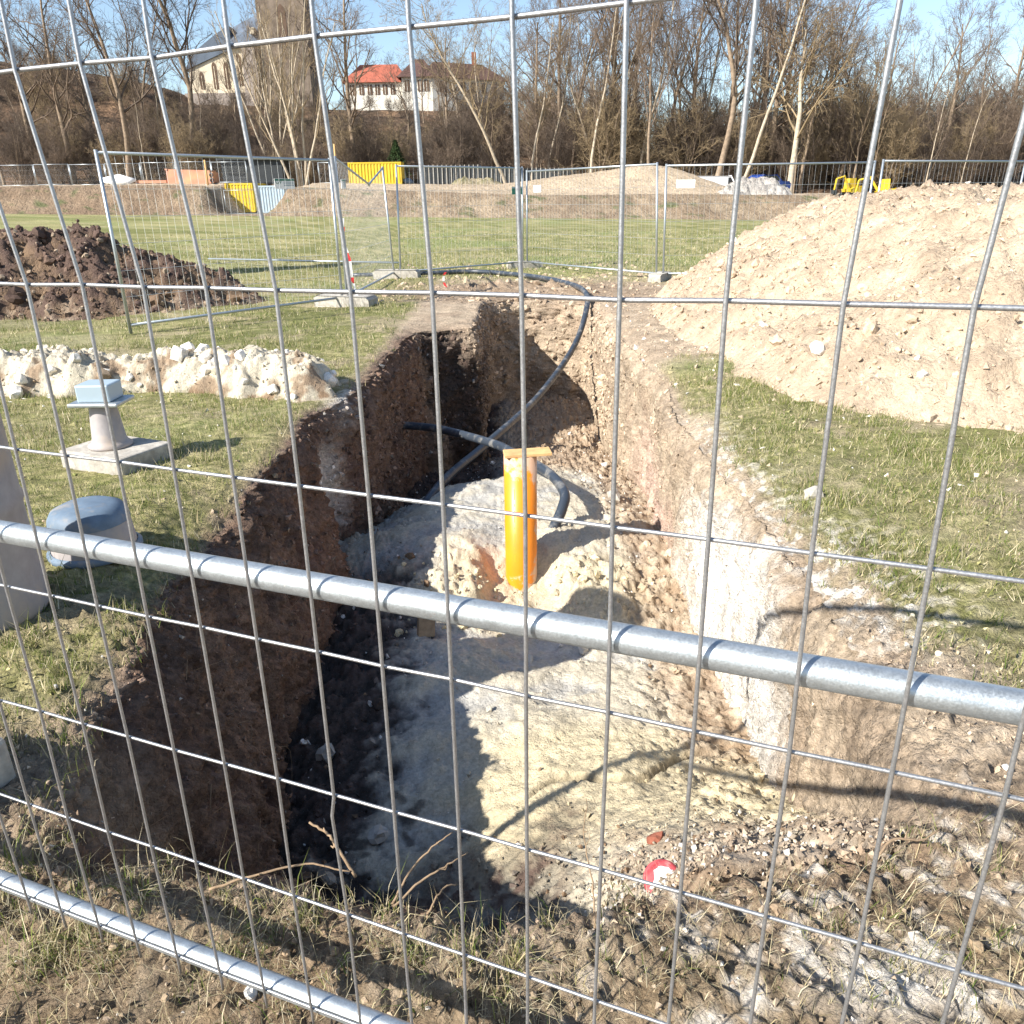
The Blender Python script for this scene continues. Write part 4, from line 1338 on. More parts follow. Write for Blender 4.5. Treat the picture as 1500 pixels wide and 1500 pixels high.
# tan mound on the right part of the plateau
bank = bank + 2.1 * np.exp(-((a - 14.5) / 6.0) ** 2 - ((b - 82) / 4.5) ** 2) + .9 * np.exp(-((a - 6) / 6.0) ** 2 - ((b - 84) / 4) ** 2)
bank = bank + (nB * .10 + (nC - .6) * .05) * sstep(69.5, 70.5, b)
P0[:, 2] = basez + bank - .25 * sstep(70.0, 69.2, b)
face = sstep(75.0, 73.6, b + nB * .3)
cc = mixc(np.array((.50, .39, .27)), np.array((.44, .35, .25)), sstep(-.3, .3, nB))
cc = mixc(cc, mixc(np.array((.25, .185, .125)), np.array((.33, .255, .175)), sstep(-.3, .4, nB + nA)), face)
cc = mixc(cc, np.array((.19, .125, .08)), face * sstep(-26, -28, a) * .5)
cc = mixc(cc, np.array((.10, .12, .05)), face * sstep(.28, .45, fbm(P0, .9, 3, .6, 77.)) * .8)
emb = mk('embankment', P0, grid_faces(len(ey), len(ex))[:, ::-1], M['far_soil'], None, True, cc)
tag(emb, kind='structure')


def emb_z(px, py):
    i = np.argmin((P0e[:, 0] - px) ** 2 + (P0e[:, 1] - py) ** 2)
    return float(P0e[i, 2])


P0e = P0.copy()

# grey gravel heap and small heap on the plateau
heap('gravel_heap', [(18.6, 76), (19, 74.6), (24.8, 74.4), (26.4, 76), (25.5, 79), (20, 79.5)], .75, 1.6, .12, lambda P, a, b, e: mixc(np.array((.50, .46, .41)), np.array((.34, .31, .28)), sstep(-.2, .4, a)), M['far_soil'], (.2, .22, .15), (.5, 1.6, 4), base=1.2,
     label='pale grey gravel heap on the far bank', cat='gravel heap', round_=.15)
heap('earth_heap', [(-6.5, 88), (-5.5, 86.4), (-.8, 86.4), (0, 88), (-1, 90), (-6, 90)], .6, 1.5, .15, lambda P, a, b, e: mixc(np.array((.36, .30, .20)), np.array((.22, .20, .11)), sstep(-.2, .4, a)), M['far_soil'], (.2, .15, .1), (.5, 1.6, 4), base=2.5,
     label='small brown earth heap in front of the far dark fence', cat='earth heap', round_=.15)

# ------------------------------------------------------------------ hill
hx = np.arange(-170, 190, 1.6); hy = np.concatenate([np.arange(92, 160, 1.2), np.arange(160, 420, 8)])
A, B = np.meshgrid(hx, hy)
a, b = A.ravel(), B.ravel()
P1 = np.stack([a, b, np.zeros_like(a)], 1)
ridge = np.interp(a, [-170, -90, -64, -55, -52, -32, -28, -2, 4.5, 15, 30, 65, 100, 190], [27, 24, 20.5, 18.6, 16.2, 15.6, 15.2, 14.6, 12.4, 8.5, 7.5, 9.0, 10, 12])
nh = fbm(P1, .05, 4, .55); nh2 = fbm(P1, .35, 3, .6)
tt_ = np.clip((b - 97) / 46, 0, 1)
P1[:, 2] = 1.8 + (ridge - 1.8) * (.35 * tt_ + .65 * tt_ * tt_ * (3 - 2 * tt_)) + nh * 2.0 * sstep(97, 112, b) * sstep(138, 122, b) + nh2 * .45 - 2.2 * sstep(97, 92, b)
cc = mixc(np.array((.19, .12, .075)), np.array((.10, .072, .05)), sstep(-.3, .3, nh2 + nh))
cc = mixc(cc, np.array((.30, .19, .11)), sstep(.12, .4, fbm(P1, .18, 3, .6, 55.)) * .7)
hill = mk('hill', P1, grid_faces(len(hy), len(hx))[:, ::-1], M['hill'], None, True, cc)
tag(hill, kind='structure')


def hill_z(px, py):
    i = np.argmin((P1[:, 0] - px) ** 2 + (P1[:, 1] - py) ** 2)
    return float(P1[i, 2])


def far_z(px, py):
    if py < 93: return emb_z(px, py)
    if py > 110: return hill_z(px, py)
    return max(emb_z(px, py), hill_z(px, py))


# ------------------------------------------------------------------ trees
def seg_tubes(segs, k):
    s = np.array(segs)
    P0_, P1_, r0, r1 = s[:, :3], s[:, 3:6], s[:, 6], s[:, 7]
    d = P1_ - P0_
    d /= np.linalg.norm(d, axis=1)[:, None] + 1e-9
    up = np.where(np.abs(d[:, 2:3]) < .9, np.array([[0, 0, 1.0]]), np.array([[1.0, 0, 0]]))
    u = np.cross(d, up); u /= np.linalg.norm(u, axis=1)[:, None] + 1e-9
    v = np.cross(d, u)
    a = np.arange(k) * 2 * np.pi / k
    ring = np.cos(a)[None, :, None] * u[:, None] + np.sin(a)[None, :, None] * v[:, None]
    V = np.concatenate([P0_[:, None] + ring * r0[:, None, None], P1_[:, None] + ring * r1[:, None, None]], 1)
    j = np.arange(k); j2 = (j + 1) % k
    F = np.stack([j, j2, k + j2, k + j], 1)
    Fa = F[None] + (np.arange(len(s)) * 2 * k)[:, None, None]
    return V.reshape(-1, 3), Fa.reshape(-1, 4)


def gen_tree(seed, H, r0, lean=(0, 0), nb=(13, 6, 5, 4), spread=.8, start=.3, gnarl=.18, droop=0.0, stems=1, upw=.25, lens=(.42, .5, .5, .55)):
    rd = random.Random(seed)
    trunk, crown = [], []

    def rv():
        return np.array([rd.gauss(0, 1), rd.gauss(0, 1), rd.gauss(0, 1)])

    def branch(p, d, L, r, lev):
        n = (12, 6, 5, 3, 2)[lev]
        pts = [(p, d, r)]
        rend = r * (.25 if lev == 0 else .35)
        for i in range(n):
            t = (i + 1) / n
            d = d + rv() * gnarl * (.35 if lev == 0 else .8) + np.array([0, 0, (upw if lev else .05) * (.35 if lev < 3 else .15)])
            if droop and lev >= 2: d = d - np.array([0, 0, droop])
            d = d / np.linalg.norm(d)
            q = p + d * L / n
            rn = r + (rend - r) * t
            (trunk if lev < 1 else crown).append((*p, *q, pts[-1][2], rn))
            p = q
            pts.append((p, d, rn))
        if lev >= 4: return
        if lev >= len(nb): return
        cnt = nb[lev]
        for j in range(cnt):
            t = start + (1 - start) * (j + rd.random()) / cnt if lev == 0 else .25 + .75 * (j + rd.random()) / cnt
            k = min(int(t * n), n - 1); f = t * n - k
            pa, da, ra = pts[k]; pb = pts[k + 1][0]
            pos = pa + (pb - pa) * f
            s = np.cross(da, rv()); s /= np.linalg.norm(s) + 1e-9
            sp = spread * rd.uniform(.6, 1.25)
            nd = da * math.cos(sp) + s * math.sin(sp)
            ll = L * lens[lev] * rd.uniform(.7, 1.2) * ((1.15 - .6 * t) if lev == 0 else (1.1 - .4 * t))
            branch(pos, nd / np.linalg.norm(nd), ll, max(ra * (.5 if lev == 0 else .55), .011), lev + 1)

    for s in range(stems):
        dd = np.array([lean[0], lean[1], 1.0]) + (rv() * .16 * (1, 1, 0) if stems > 1 else 0)
        base = np.array([rd.gauss(0, .10), rd.gauss(0, .10), -.3]) if stems > 1 else np.array([0, 0, -.3])
        branch(base, dd / np.linalg.norm(dd), H * (rd.uniform(.8, 1.05) if stems > 1 else 1), r0, 0)
    return trunk, crown


PROT = {}


def proto(key, seed, H, r0, bark, twigm, k=3, **kw):
    tr, cr = gen_tree(seed, H, r0, **kw)
    V, F = seg_tubes(tr, 7)
    a = mk('trunk', V, F, M[bark], None, True, link=False)
    V, F = seg_tubes(cr, k)
    b = mk('crown', V, F, M[twigm], None, True, link=False)
    PROT[key] = (a.data, b.data, H)


proto('spread', 1, 17, .30, 'bark', 'twig', nb=(16, 6, 6, 5), spread=.85, start=.28)
proto('spread2', 2, 18, .28, 'bark', 'twig_dark', nb=(15, 6, 6, 5), spread=.75, start=.32, gnarl=.22)
proto('tall', 3, 20, .17, 'pale_bark', 'twig', nb=(17, 6, 5, 5), spread=.65, start=.25, lens=(.32, .5, .5, .55))
proto('tall2', 4, 21, .18, 'bark', 'twig', nb=(17, 6, 6, 5), spread=.6, start=.25, lens=(.34, .5, .5, .5))
proto('lean', 5, 18, .19, 'pale_bark', 'twig_warm', lean=(-.28, 0), nb=(15, 7, 6, 5), spread=.8, start=.28)
proto('leanr', 6, 18, .15, 'pale_bark', 'twig', lean=(.30, 0), nb=(15, 7, 6, 5), spread=.8, start=.28)
proto('multi', 7, 17, .13, 'pale_bark', 'twig_warm', stems=6, nb=(10, 4, 4), spread=.45, start=.35, lens=(.22, .5, .5, .5))
proto('slim', 21, 12, .085, 'pale_bark', 'twig', nb=(12, 5, 4, 3), spread=.55, start=.3, gnarl=.2, lens=(.3, .5, .5, .5))
proto('slim2', 22, 12, .10, 'bark', 'twig_warm', nb=(12, 5, 5, 3), spread=.65, start=.25, gnarl=.25, lens=(.34, .5, .5, .5))
proto('willow', 8, 13, .26, 'pale_bark', 'twig_warm', stems=1, nb=(20, 7, 6, 3), spread=.8, start=.3, droop=.16, lens=(.5, .5, .5, .6))
proto('shrub', 9, 5.0, .05, 'bark', 'twig', stems=7, nb=(11, 6, 5), spread=.7, start=.12, gnarl=.3, lens=(.5, .55, .55, .5))
proto('shrub2', 10, 6.0, .05, 'bark', 'twig_dark', stems=7, nb=(11, 6, 5), spread=.65, start=.1, gnarl=.3, lens=(.5, .55, .55, .5))
proto('shrub3', 12, 5.0, .05, 'bark', 'twig_warm', stems=7, nb=(11, 6, 5), spread=.7, start=.12, gnarl=.35, lens=(.5, .55, .55, .5))


def tree(key, x, y, H, label, cat='tree', name='bare_tree', group=None, rz=None, z=None):
    a, b, H0 = PROT[key]
    root = thing(name, label, cat, (x, y, (far_z(x, y) if z is None else z) - .1), rng.uniform(-.5, .5) if rz is None else rz, group)
    s = H / H0
    root.scale = (s, s, s)
    for nm, me in (('trunk', a), ('crown', b)):
        o = bpy.data.objects.new(nm, me)
        COL.objects.link(o)
        o.parent = root
    return root


def px(p, Y, py=260):
    """ground x of an image column at distance Y"""
    D = Y * .927 + .4
    return (p - 750) / 1140 * D * 1.0 - .014 * (750 - 260) / 1140 * D * 0 + (0.014 * (750 - py) / 1140 * D) * -1


TREES = [  # key, column, distance, height, label
    ('spread2', 210, 96, 22, 'dark tall bare tree at the far left edge of the wood'),
    ('tall2', 240, 104, 23, 'bare tree with a straight trunk second from the left edge of the wood'),
    ('leanl', 300, 98, 26, 'tall dark bare tree leaning left in front of the church apse'),
    ('tall2', 372, 112, 17, 'slim bare tree in front of the church buttress'),
    ('tall', 408, 122, 16, 'pale trunked bare tree on the slope below the church tower'),
    ('multi', 458, 88, 21, 'clump of pale upright stems with tan twigs in front of the church tower'),
    ('multi', 425, 100, 20, 'brushy tan tree screening the church tower'),
    ('multi', 444, 116, 19, 'tall brush of tan stems standing right against the church tower'),
    ('multi', 410, 118, 15, 'lower brush of tan stems at the left foot of the church tower'),
    ('spread', 536, 95, 19.5, 'wide spreading bare tree between the church and the red roofed house'),
    ('spread2', 500, 118, 15, 'small bare tree beside the spreading tree near the church'),
    ('leany', 757, 90, 19, 'leaning pale trunked tree right of the red roofed house'),
    ('spread', 662, 135, 8, 'bare tree in front of the long white house'),
    ('spread2', 712, 120, 9, 'dark bare tree at the right end of the long white house'),
    ('shrubby', 640, 130, 9, 'brushy grey tree in front of the shaded side of the long house'),
    ('shrubby2', 690, 128, 10, 'brushy tan tree in front of the far end of the long house'),
    ('spread', 672, 112, 14, 'bare tree veiling the right half of the long house'),
    ('spread2', 612, 116, 11, 'small dark bare tree in front of the middle of the long house'),
    ('tall', 792, 92, 17, 'thin pale trunked tree behind the centre fence post'),
    ('tall', 815, 95, 18, 'slender pale tree just right of the centre fence post'),
    ('tall2', 850, 98, 22, 'tall bare tree left of the far tan mound'),
    ('tall', 878, 90, 20, 'pale thin trunk behind the left shoulder of the far mound'),
    ('spread', 905, 100, 25, 'large bare tree with a broad crown over the far tan mound'),
    ('tall', 948, 94, 22, 'pale trunked tree above the middle of the far mound'),
    ('tall2', 985, 98, 24, 'tall bare tree behind the crest of the far mound'),
    ('leandark', 1056, 90, 24, 'dark trunk leaning left behind the right slope of the far mound'),
    ('leanr', 1090, 88, 25, 'pale trunk leaning right behind the grey gravel heap'),
    ('spread', 1135, 98, 22, 'bare spreading tree behind the grey gravel heap'),
    ('willow', 1168, 86, 17, 'forked tree with drooping yellowish twigs near the parked cars'),
    ('tall2', 1182, 92, 21, 'tall brown tree behind the drooping yellowish tree'),
    ('spread2', 1235, 100, 17, 'bare tree between the yellowish tree and the far house'),
    ('spread', 1290, 108, 16, 'bare tree in front of the far house at the right edge'),
    ('tall2', 1340, 100, 19, 'bare tree beyond the right edge of the photographed fence'),
]
for key, p, Y, H, lab in TREES:
    rz = None
    if key == 'leany': key, rz = 'lean', .25
    elif key == 'shrubby': key, rz = 'spread2', 2.1
    elif key == 'shrubby2': key, rz = 'willow', 1.0
    elif key == 'leandark': key, rz = 'spread2', 0
    elif key == 'leanl': key, rz = 'spread2', 1.2
    elif key in ('lean', 'leanr'): rz = rng.uniform(-.3, .3)
    tree(key, px(p, Y), Y, H, lab, rz=rz)
TZ = [(0, 300, 'at the left end of the wood'), (300, 760, 'on the slope between church and house'), (760, 1000, 'in the wood behind the far tan mound'), (1000, 1270, 'in the wood behind the gravel heap'), (1270, 1500, 'at the right end of the wood')]
TK = {'tall': 'tall bare tree with a pale trunk', 'tall2': 'tall bare tree with a brown trunk', 'spread': 'bare tree with a wide brown crown', 'spread2': 'bare tree with a wide dark crown', 'lean': 'left leaning bare tree with tan twigs', 'leanr': 'right leaning bare tree', 'multi': 'clump of slender bare stems'}
keys = ['tall', 'tall2', 'spread', 'spread2', 'tall2', 'spread', 'multi']
for p, Y, H in [(30, 98, 22), (80, 108, 20), (130, 100, 21), (170, 112, 19), (262, 118, 15), (330, 128, 10), (470, 128, 13), (735, 108, 15), (770, 120, 16), (800, 104, 19), (832, 112, 20), (865, 118, 19), (892, 95, 20), (922, 112, 21), (938, 104, 22), (962, 90, 21), (970, 120, 20),
                (1005, 104, 23), (1020, 116, 22), (1036, 98, 23), (1072, 108, 23), (1105, 112, 22), (1120, 104, 22), (1150, 110, 22), (1200, 112, 20), (1215, 104, 19), (1262, 116, 15), (1320, 120, 15), (1385, 108, 17), (1430, 100, 18), (1470, 110, 18)]:
    zn = [z_ for z_ in TZ if z_[0] <= p < z_[1]][0][2]
    kk = keys[int(rng.integers(0, 7))]
    tree(kk, px(p, Y), Y, H * rng.uniform(.92, 1.06), TK[kk] + ' ' + zn, group='bare trees of the wood beyond the bank', rz=rng.uniform(0, 6.28))
SK = {'slim': 'thin pale stemmed young tree ', 'slim2': 'thin brown stemmed young tree '}
for i in range(64):
    p = rng.uniform(0, 1500); Y = rng.uniform(91, 135) if p < 760 else rng.uniform(90, 120)
    k = 'slim' if rng.random() < .65 else 'slim2'
    zn = [z_ for z_ in TZ if z_[0] <= p < z_[1]][0][2]
    hh = rng.uniform(7, 12) * (1.3 if p > 760 else 1.0)
    if 270 < p < 745: hh = min(hh, 9.5 - (Y - 91) * .1)
    tree(k, px(p, Y), Y, hh, SK[k] + zn, 'tree', 'young_tree', 'young trees in the wood beyond the bank', rz=rng.uniform(0, 6.28))
ZN = [(0, 300, 'on the slope at the left end of the wood'), (300, 480, 'on the slope below the church'), (480, 740, 'on the slope below the red roofed house'), (740, 1000, 'in the wood behind the far tan mound'), (1000, 1500, 'in the wood at the right behind the gravel heap')]
KN = {'shrub': 'brown leafless bush', 'shrub2': 'dark twiggy leafless bush', 'shrub3': 'tan twiggy leafless bush'}
for i in range(298):
    p = rng.uniform(0, 1500); Y = rng.uniform(93, 140)
    if p > 760: Y = rng.uniform(93, 130)
    k = ('shrub', 'shrub2', 'shrub3', 'shrub2')[int(rng.integers(0, 4))]
    zn = [z_ for z_ in ZN if z_[0] <= p < z_[1]][0][2]
    hh = rng.uniform(4.0, 7.5) * (1.3 if p > 740 else 1.0)
    if 270 < p < 745 and Y > 118: hh = min(hh, 2.6)
    elif Y > 128: hh = min(hh, 4.0)
    tree(k, px(p, Y), Y, hh, KN[k] + ' ' + zn, 'bush', 'bare_bush', 'leafless bushes on the slope beyond the bank', rz=rng.uniform(0, 6.28))


# evergreens
def conifer(x, y, z, H, W, label, seed, n=2600):
    rd = np.random.default_rng(seed)
    root = thing('evergreen_tree', label, 'tree', (x, y, z))
    MB().tube([(0, 0, -.2), (0, 0, H * .95)], [H * .018, .02], 8).build('trunk', M['bark'], root, True)
    t = rd.random(n) ** .7
    rad = W * (1 - t) * rd.uniform(.35, 1.05, n) + .05
    a = rd.random(n) * 6.283
    c_ = np.stack([rad * np.cos(a), rad * np.sin(a), H * (.08 + .92 * t) - rad * .25], 1)
    e1 = np.stack([np.cos(a), np.sin(a), -.35 + rd.normal(size=n) * .25], 1) * (rd.uniform(.25, .6, n) * H * .06 + .08)[:, None]
    e2 = np.stack([-np.sin(a), np.cos(a), rd.normal(size=n) * .3], 1) * (rd.uniform(.08, .2, n) * H * .06 + .03)[:, None]
    V = np.stack([c_ - e1 * .3 - e2, c_ - e1 * .3 + e2, c_ + e1], 1).reshape(-1, 3)
    F = np.arange(3 * n).reshape(-1, 3)
    mk('crown', V, F, M['ever'], root)
    return root


conifer(px(598, 94), 94, far_z(px(598, 94), 94), 4.6, 2.2, 'dark green evergreen bush behind the yellow container', 5)
conifer(-14.2, 13.6, ground_z(-14.2, 13.6), 9, 2.2, 'tall dark evergreen added out of view left of the meadow for its shadow', 6, 5000)  # unseen tree, added to cast the wedge of shadow on the meadow

# ------------------------------------------------------------------ church
CH_L = 'cream church with slate roof and brown stone tower on the hill'
ch = thing('church', CH_L, 'church', (-46, 150, 19.1))
MB().box((-.2, 0, -.5), (8.6, 9, 6.5)).build('nave_wall', M['plaster'], ch)
MB().prism([(-8.0, -.5), (-.2, -.5), (-.2, 6.0), (-1.2, 5.8), (-8.0, 3.3)], 1.2, 8).build('apse_wall', M['plaster'], ch)
MB().prism([(-8.6, 3.1), (-.2, 6.2), (-.2, 9.6), (-2.5, 8.4), (-6.6, 5.8)], .9, 8.5).build('apse_roof', M['slate'], ch)
mk('nave_roof', np.array([(-1.0, -.6, 6.1), (9.0, -.6, 6.5), (9.0, 9.6, 6.5), (-1.0, 9.6, 6.1), (-.5, 4.5, 10.0), (8.0, 4.5, 13.6), (9.0, 4.5, 13.4)]), [np.array([(0, 1, 6, 5)]), np.array([(0, 5, 4), (0, 4, 3), (3, 4, 5), (3, 5, 6), (3, 6, 2), (1, 2, 6)])], M['slate'], ch)
MB().box((3.6, -.2, 8.2), (4.3, 1.2, 9.1)).build('dormer', M['plaster'], ch)
MB().prism([(1.9, -2.0), (4.6, -2.0), (4.3, 6.0), (2.2, 6.0)], -1.4, -.003).build('buttress', M['stone'], ch)
MB().prism([(1.6, -5.5), (5.0, -5.5), (4.8, -2.0), (1.8, -2.0)], -2.2, -1.41).build('buttress_base', M['stone'], ch)
MB().box((5.6, -2.2, -6), (13.4, 6, 21)).build('tower', M['tower_stone'], ch)
MB().box((-8.6, -.6, -4.0), (8.0, 1.1, -.5)).build('retaining_wall', M['stone'], ch)


def lancet(x, z0, z1, w, y, mat='shade_glass', nm='window'):
    k = [(x - w, z0), (x + w, z0), (x + w, z1 - w * 1.6), (x + w * .6, z1 - w * .6), (x, z1), (x - w * .6, z1 - w * .6), (x - w, z1 - w * 1.6)]
    f = MB().prism(k, y - .06, y + .1).build(nm, M[mat], ch)
    MB().box((x - .05, y - .10, z0), (x + .05, y - .062, z1 - w * 1.8)).build('mullion', M['plaster'], f)


for x_ in (-5.9, -3.6, -1.6):
    lancet(x_, .3, 3.0 if x_ < -5 else 4.4, .38, 1.2)
for x_ in (1.1,):
    lancet(x_, .6, 5.4, .35, 0)
lancet(5.0, .6, 5.8, .32, -.0)
lancet(9.6, 6.0, 12.0, .7, -2.2)
lancet(11.4, 13.0, 17.0, .6, -2.2)

# ------------------------------------------------------------------ long house with red and brown roofs
ah = thing('long_house', 'long white house with red and brown tiled roofs on the hill', 'house', (-17, 150, 17.2))
MB().box((-10.2, 0, -2), (-.6, 9, 2.9)).build('wing_wall', M['whitewall'], ah)
MB().box((-.6, -1.0, -2.5), (4.6, 9.5, 3.5)).build('wall', M['whitewall'], ah)
RW = Matrix.Rotation(R(27), 3, 'Z')
WO = (4.6, -1.0, 0)
MB().box((-.1, .003, -2.5), (13.5, 8.0, 3.4), RW, WO).build('side_wall', M['whitewall'], ah)


def hiproof(x0, x1, y0, y1, z0, z1, inset, nm, mat, parent):
    ym = (y0 + y1) / 2
    V = np.array([(x0, y0, z0), (x1, y0, z0), (x1, y1, z0), (x0, y1, z0), (x0 + inset, ym, z1), (x1 - inset, ym, z1)])
    return mk(nm, V, [np.array([(0, 1, 5, 4), (2, 3, 4, 5), (3, 2, 1, 0)]), np.array([(1, 2, 5), (3, 0, 4)])], mat, parent)


hiproof(-10.8, .6, -.6, 9.6, 2.7, 6.0, 2.5, 'wing_roof', M['redtile'], ah)
rf = hiproof(-1.4, 5.4, -1.6, 10.1, 3.3, 6.7, 2.6, 'roof', M['browntile'], ah)
rw = hiproof(-1.0, 14.2, -.6, 8.6, 3.25, 6.2, 3.0, 'side_roof', M['browntile'], ah)
rw.rotation_euler = (0, 0, R(27)); rw.location = WO
MB().box((11.0, 6.5, 5.0), (11.8, 7.3, 8.0)).build('chimney', M['brick_red'], rf)
for x_ in (-9.2, -7.6, -6.2, -4.9, -3.6, -2.3):
    w_ = MB().box((x_ - .38, -.09, .9), (x_ + .38, .05, 2.4)).build('window', M['shade_glass'], ah)
    MB().box((x_ - .04, -.12, .9), (x_ + .04, -.092, 2.4)).build('glazing_bar', M['whitewall'], w_)
for x_ in (1.6, 3.6, 5.6, 7.6, 9.6, 11.6):
    w_ = MB().box((x_ - .45, -.06, 1.1), (x_ + .45, .05, 2.8), RW, WO).build('window', M['shade_glass'], ah)
for x_ in (.3, 1.4, 2.5, 3.6):
    w_ = MB().box((x_ - .4, -1.09, 1.2), (x_ + .4, -.95, 2.9)).build('window', M['shade_glass'], ah)
    MB().box((x_ - .04, -1.12, 1.2), (x_ + .04, -1.092, 2.9)).build('glazing_bar', M['whitewall'], w_)

hs = thing('house', 'small white house with red roof far off at the right edge', 'house', (67.5, 150, 9.5))
MB().box((-2.2, 0, -1), (4.5, 7, 3.2)).build('wall', M['whitewall'], hs)
hiproof(-2.8, 5.1, -.6, 7.6, 3.0, 5.8, 1.2, 'roof', M['redtile'], hs)
for x_ in (-1.2, .6, 2.6):
    for z_ in (-.2, 1.5):
        MB().box((x_ - .4, -.06, z_), (x_ + .4, .05, z_ + 1.2)).build('window', M['shade_glass'], hs)

# ------------------------------------------------------------------ containers, skip, gate
def corrug(root, x0, x1, yy, z0, z1, mat, n, depth=.05, nm='side_panel'):
    xs_ = np.linspace(x0, x1, n * 4 + 1)
    dep = np.tile([0, 0, -depth, -depth], n + 1)[:len(xs_)]
    V = np.concatenate([np.stack([xs_, yy + dep, np.full_like(xs_, z0)], 1), np.stack([xs_, yy + dep, np.full_like(xs_, z1)], 1)])
    m = len(xs_)
    return mk(nm, V, np.array([(i, i + 1, m + i + 1, m + i) for i in range(m - 1)]), mat, root)


def container(x0, x1, y0, dy, z0, z1, mat, label, n=10, rz=0.0):
    r_ = thing('container', label, 'container', (x0, y0, z0), rz)
    w, h = x1 - x0, z1 - z0
    MB().box((.06, .06, .06), (w - .06, dy - .06, h - .05)).build('shell', mat, r_)
    corrug(r_, .12, w - .12, .05, .14, h - .14, mat, n)
    for bx0, bx1, bz0, bz1, nm in ((0, .12, 0, h, 'corner_post'), (w - .12, w, 0, h, 'corner_post'), (.12, w - .12, h - .14, h, 'top_rail'), (.12, w - .12, 0, .14, 'bottom_rail')):
        MB().box((bx0, -.01, bz0), (bx1, .11, bz1)).build(nm, mat, r_)
    for xx in (0.0, w):
        MB().box((xx - .03, .12, .1), (xx + .03, dy, h)).build('end_panel', mat, r_)
    return r_


container(-15.9, -10.6, 85, 2.4, emb_z(-13, 85) - .05, 4.95, M['yellow'], 'long yellow steel container on the bank behind the bent fence rail', 16)
container(-26.1, -23.5, 78, 3.5, .55, 3.05, M['yellow'], 'yellow corrugated container in the gap of the earth bank', 8, R(-4))
container(-23.0, -20.4, 77, 3.5, .45, 2.8, M['greyblue'], 'grey blue corrugated container right of the yellow one in the bank gap', 9)
sk = thing('skip', 'faded red open skip on top of the left earth bank', 'skip', (-32.1, 80, emb_z(-30, 80)))
MB().prism([(0, 0), (4.1, 0), (4.1, 1.15), (0, 1.3)], 0, 1.8).build('body', M['salmon'], sk)
MB().box((-.05, -.06, 1.2), (.15, 1.86, 1.34)).build('rim', M['salmon'], sk)
MB().box((4.1, .1, .1), (4.35, 1.7, 1.0)).build('tailgate', M['salmon'], sk)
MB().lathe([(.12, 0), (.2, .03), (.2, .09), (.12, .12)], 12, (4.25, -.05, .75), Matrix.Rotation(R(90), 3, 'X')).build('hinge', M['dark'], sk)
MB().lathe([(.12, 0), (.2, .03), (.2, .09), (.12, .12)], 12, (4.25, -.05, .3), Matrix.Rotation(R(90), 3, 'X')).build('hinge', M['dark'], sk)
bm_ = MB().box((-3.6, 0, 0), (0, .5, .25)).build('steel_beam', M['salmon'], None)
bm_.location = (-32.3, 80.2, emb_z(-33.5, 80) + .05); tag(bm_, 'low red beam lying left of the faded red skip', 'beam')
far_panel((-24.1, 71.6), (-21.3, 71.6), 'mesh gate panel standing in the gap of the earth bank', htop=2.0)
bpy.data.objects[[o.name for o in COL.objects if o.get('label', '').startswith('mesh gate')][0]].location.z = gzf(-23, 71)
# fence with posts along the bank
for i, x_ in enumerate(np.arange(-66, -17, 3.6)):
    if -27.5 < x_ < -21: continue
    r_ = far_panel((x_, 86.5), (x_ + 3.5, 86.5), 'grey mesh panel of the site fence along the top of the bank', htop=2.0, rows=(.5, 1.0, 1.5), tube_r=.03)
    r_.location.z = emb_z(x_ + 1.7, 86.5); r_['group'] = 'mesh panels along the far bank'
# dark slatted fence behind the small heap
for i in range(5):
    x_ = -9.6 + i * 3.4
    r_ = thing('picket_fence', 'dark fence section with pale pickets behind the small earth heap', 'fence', (x_, 92, emb_z(x_, 92) - .1), 0, 'dark fence sections at the foot of the wood')
    MB().box((0, .05, .25), (3.38, .09, 2.1)).build('back_panel', M['dark'], r_)
    for j in range(7):
        MB().box((.1 + j * .48, -.03, 0), (.1 + j * .48 + .09, .045, 2.15)).build('picket', M['concrete'], r_)
# poles
for p, Y, z1, lab in [(324, 77, 5.0, 'thin wooden pole beside the yellow container in the gap'), (511, 84.5, 6.6, 'thin wooden pole at the left end of the long yellow container')]:
    x_ = px(p, Y); z0 = emb_z(x_, Y) - .1
    o = MB().tube([(0, 0, 0), (.0, 0, z1 - z0)], .085, 8).build('wooden_pole', M['wood'], None, True)
    o.location = (x_, Y, z0); tag(o, lab, 'pole')
x_ = px(415, 82)
o = thing('marker_post', 'short rusty post with a white cap beside the grey blue container', 'post', (x_, 82, emb_z(x_, 82)))
MB().box((-.28, -.1, 0), (.28, .1, 1.1)).build('body', M['old_wood'], o); MB().lathe([(.35, 1.1), (.4, 1.2), (.3, 1.35), (.001, 1.4)], 12).build('cap', M['white_plate'], o, True)
# low shed among the trees behind the bank
x_ = px(390, 90)
sd = thing('shed', 'low grey shed among the trees behind the earth bank', 'shed', (x_, 90, emb_z(x_, 90)))
MB().box((-3.2, 0, 0), (3.2, 3, 2.3)).build('wall', M['dark'], sd); MB().box((-3.6, -.4, 2.3), (3.6, 3.4, 2.5)).build('roof', M['dark'], sd)
MB().box((-2.6, -.05, .9), (-.8, .02, 1.8)).build('window', M['glass'], sd); MB().box((1.0, -.05, .1), (2.0, .02, 2.0)).build('door', M['dark'], sd)
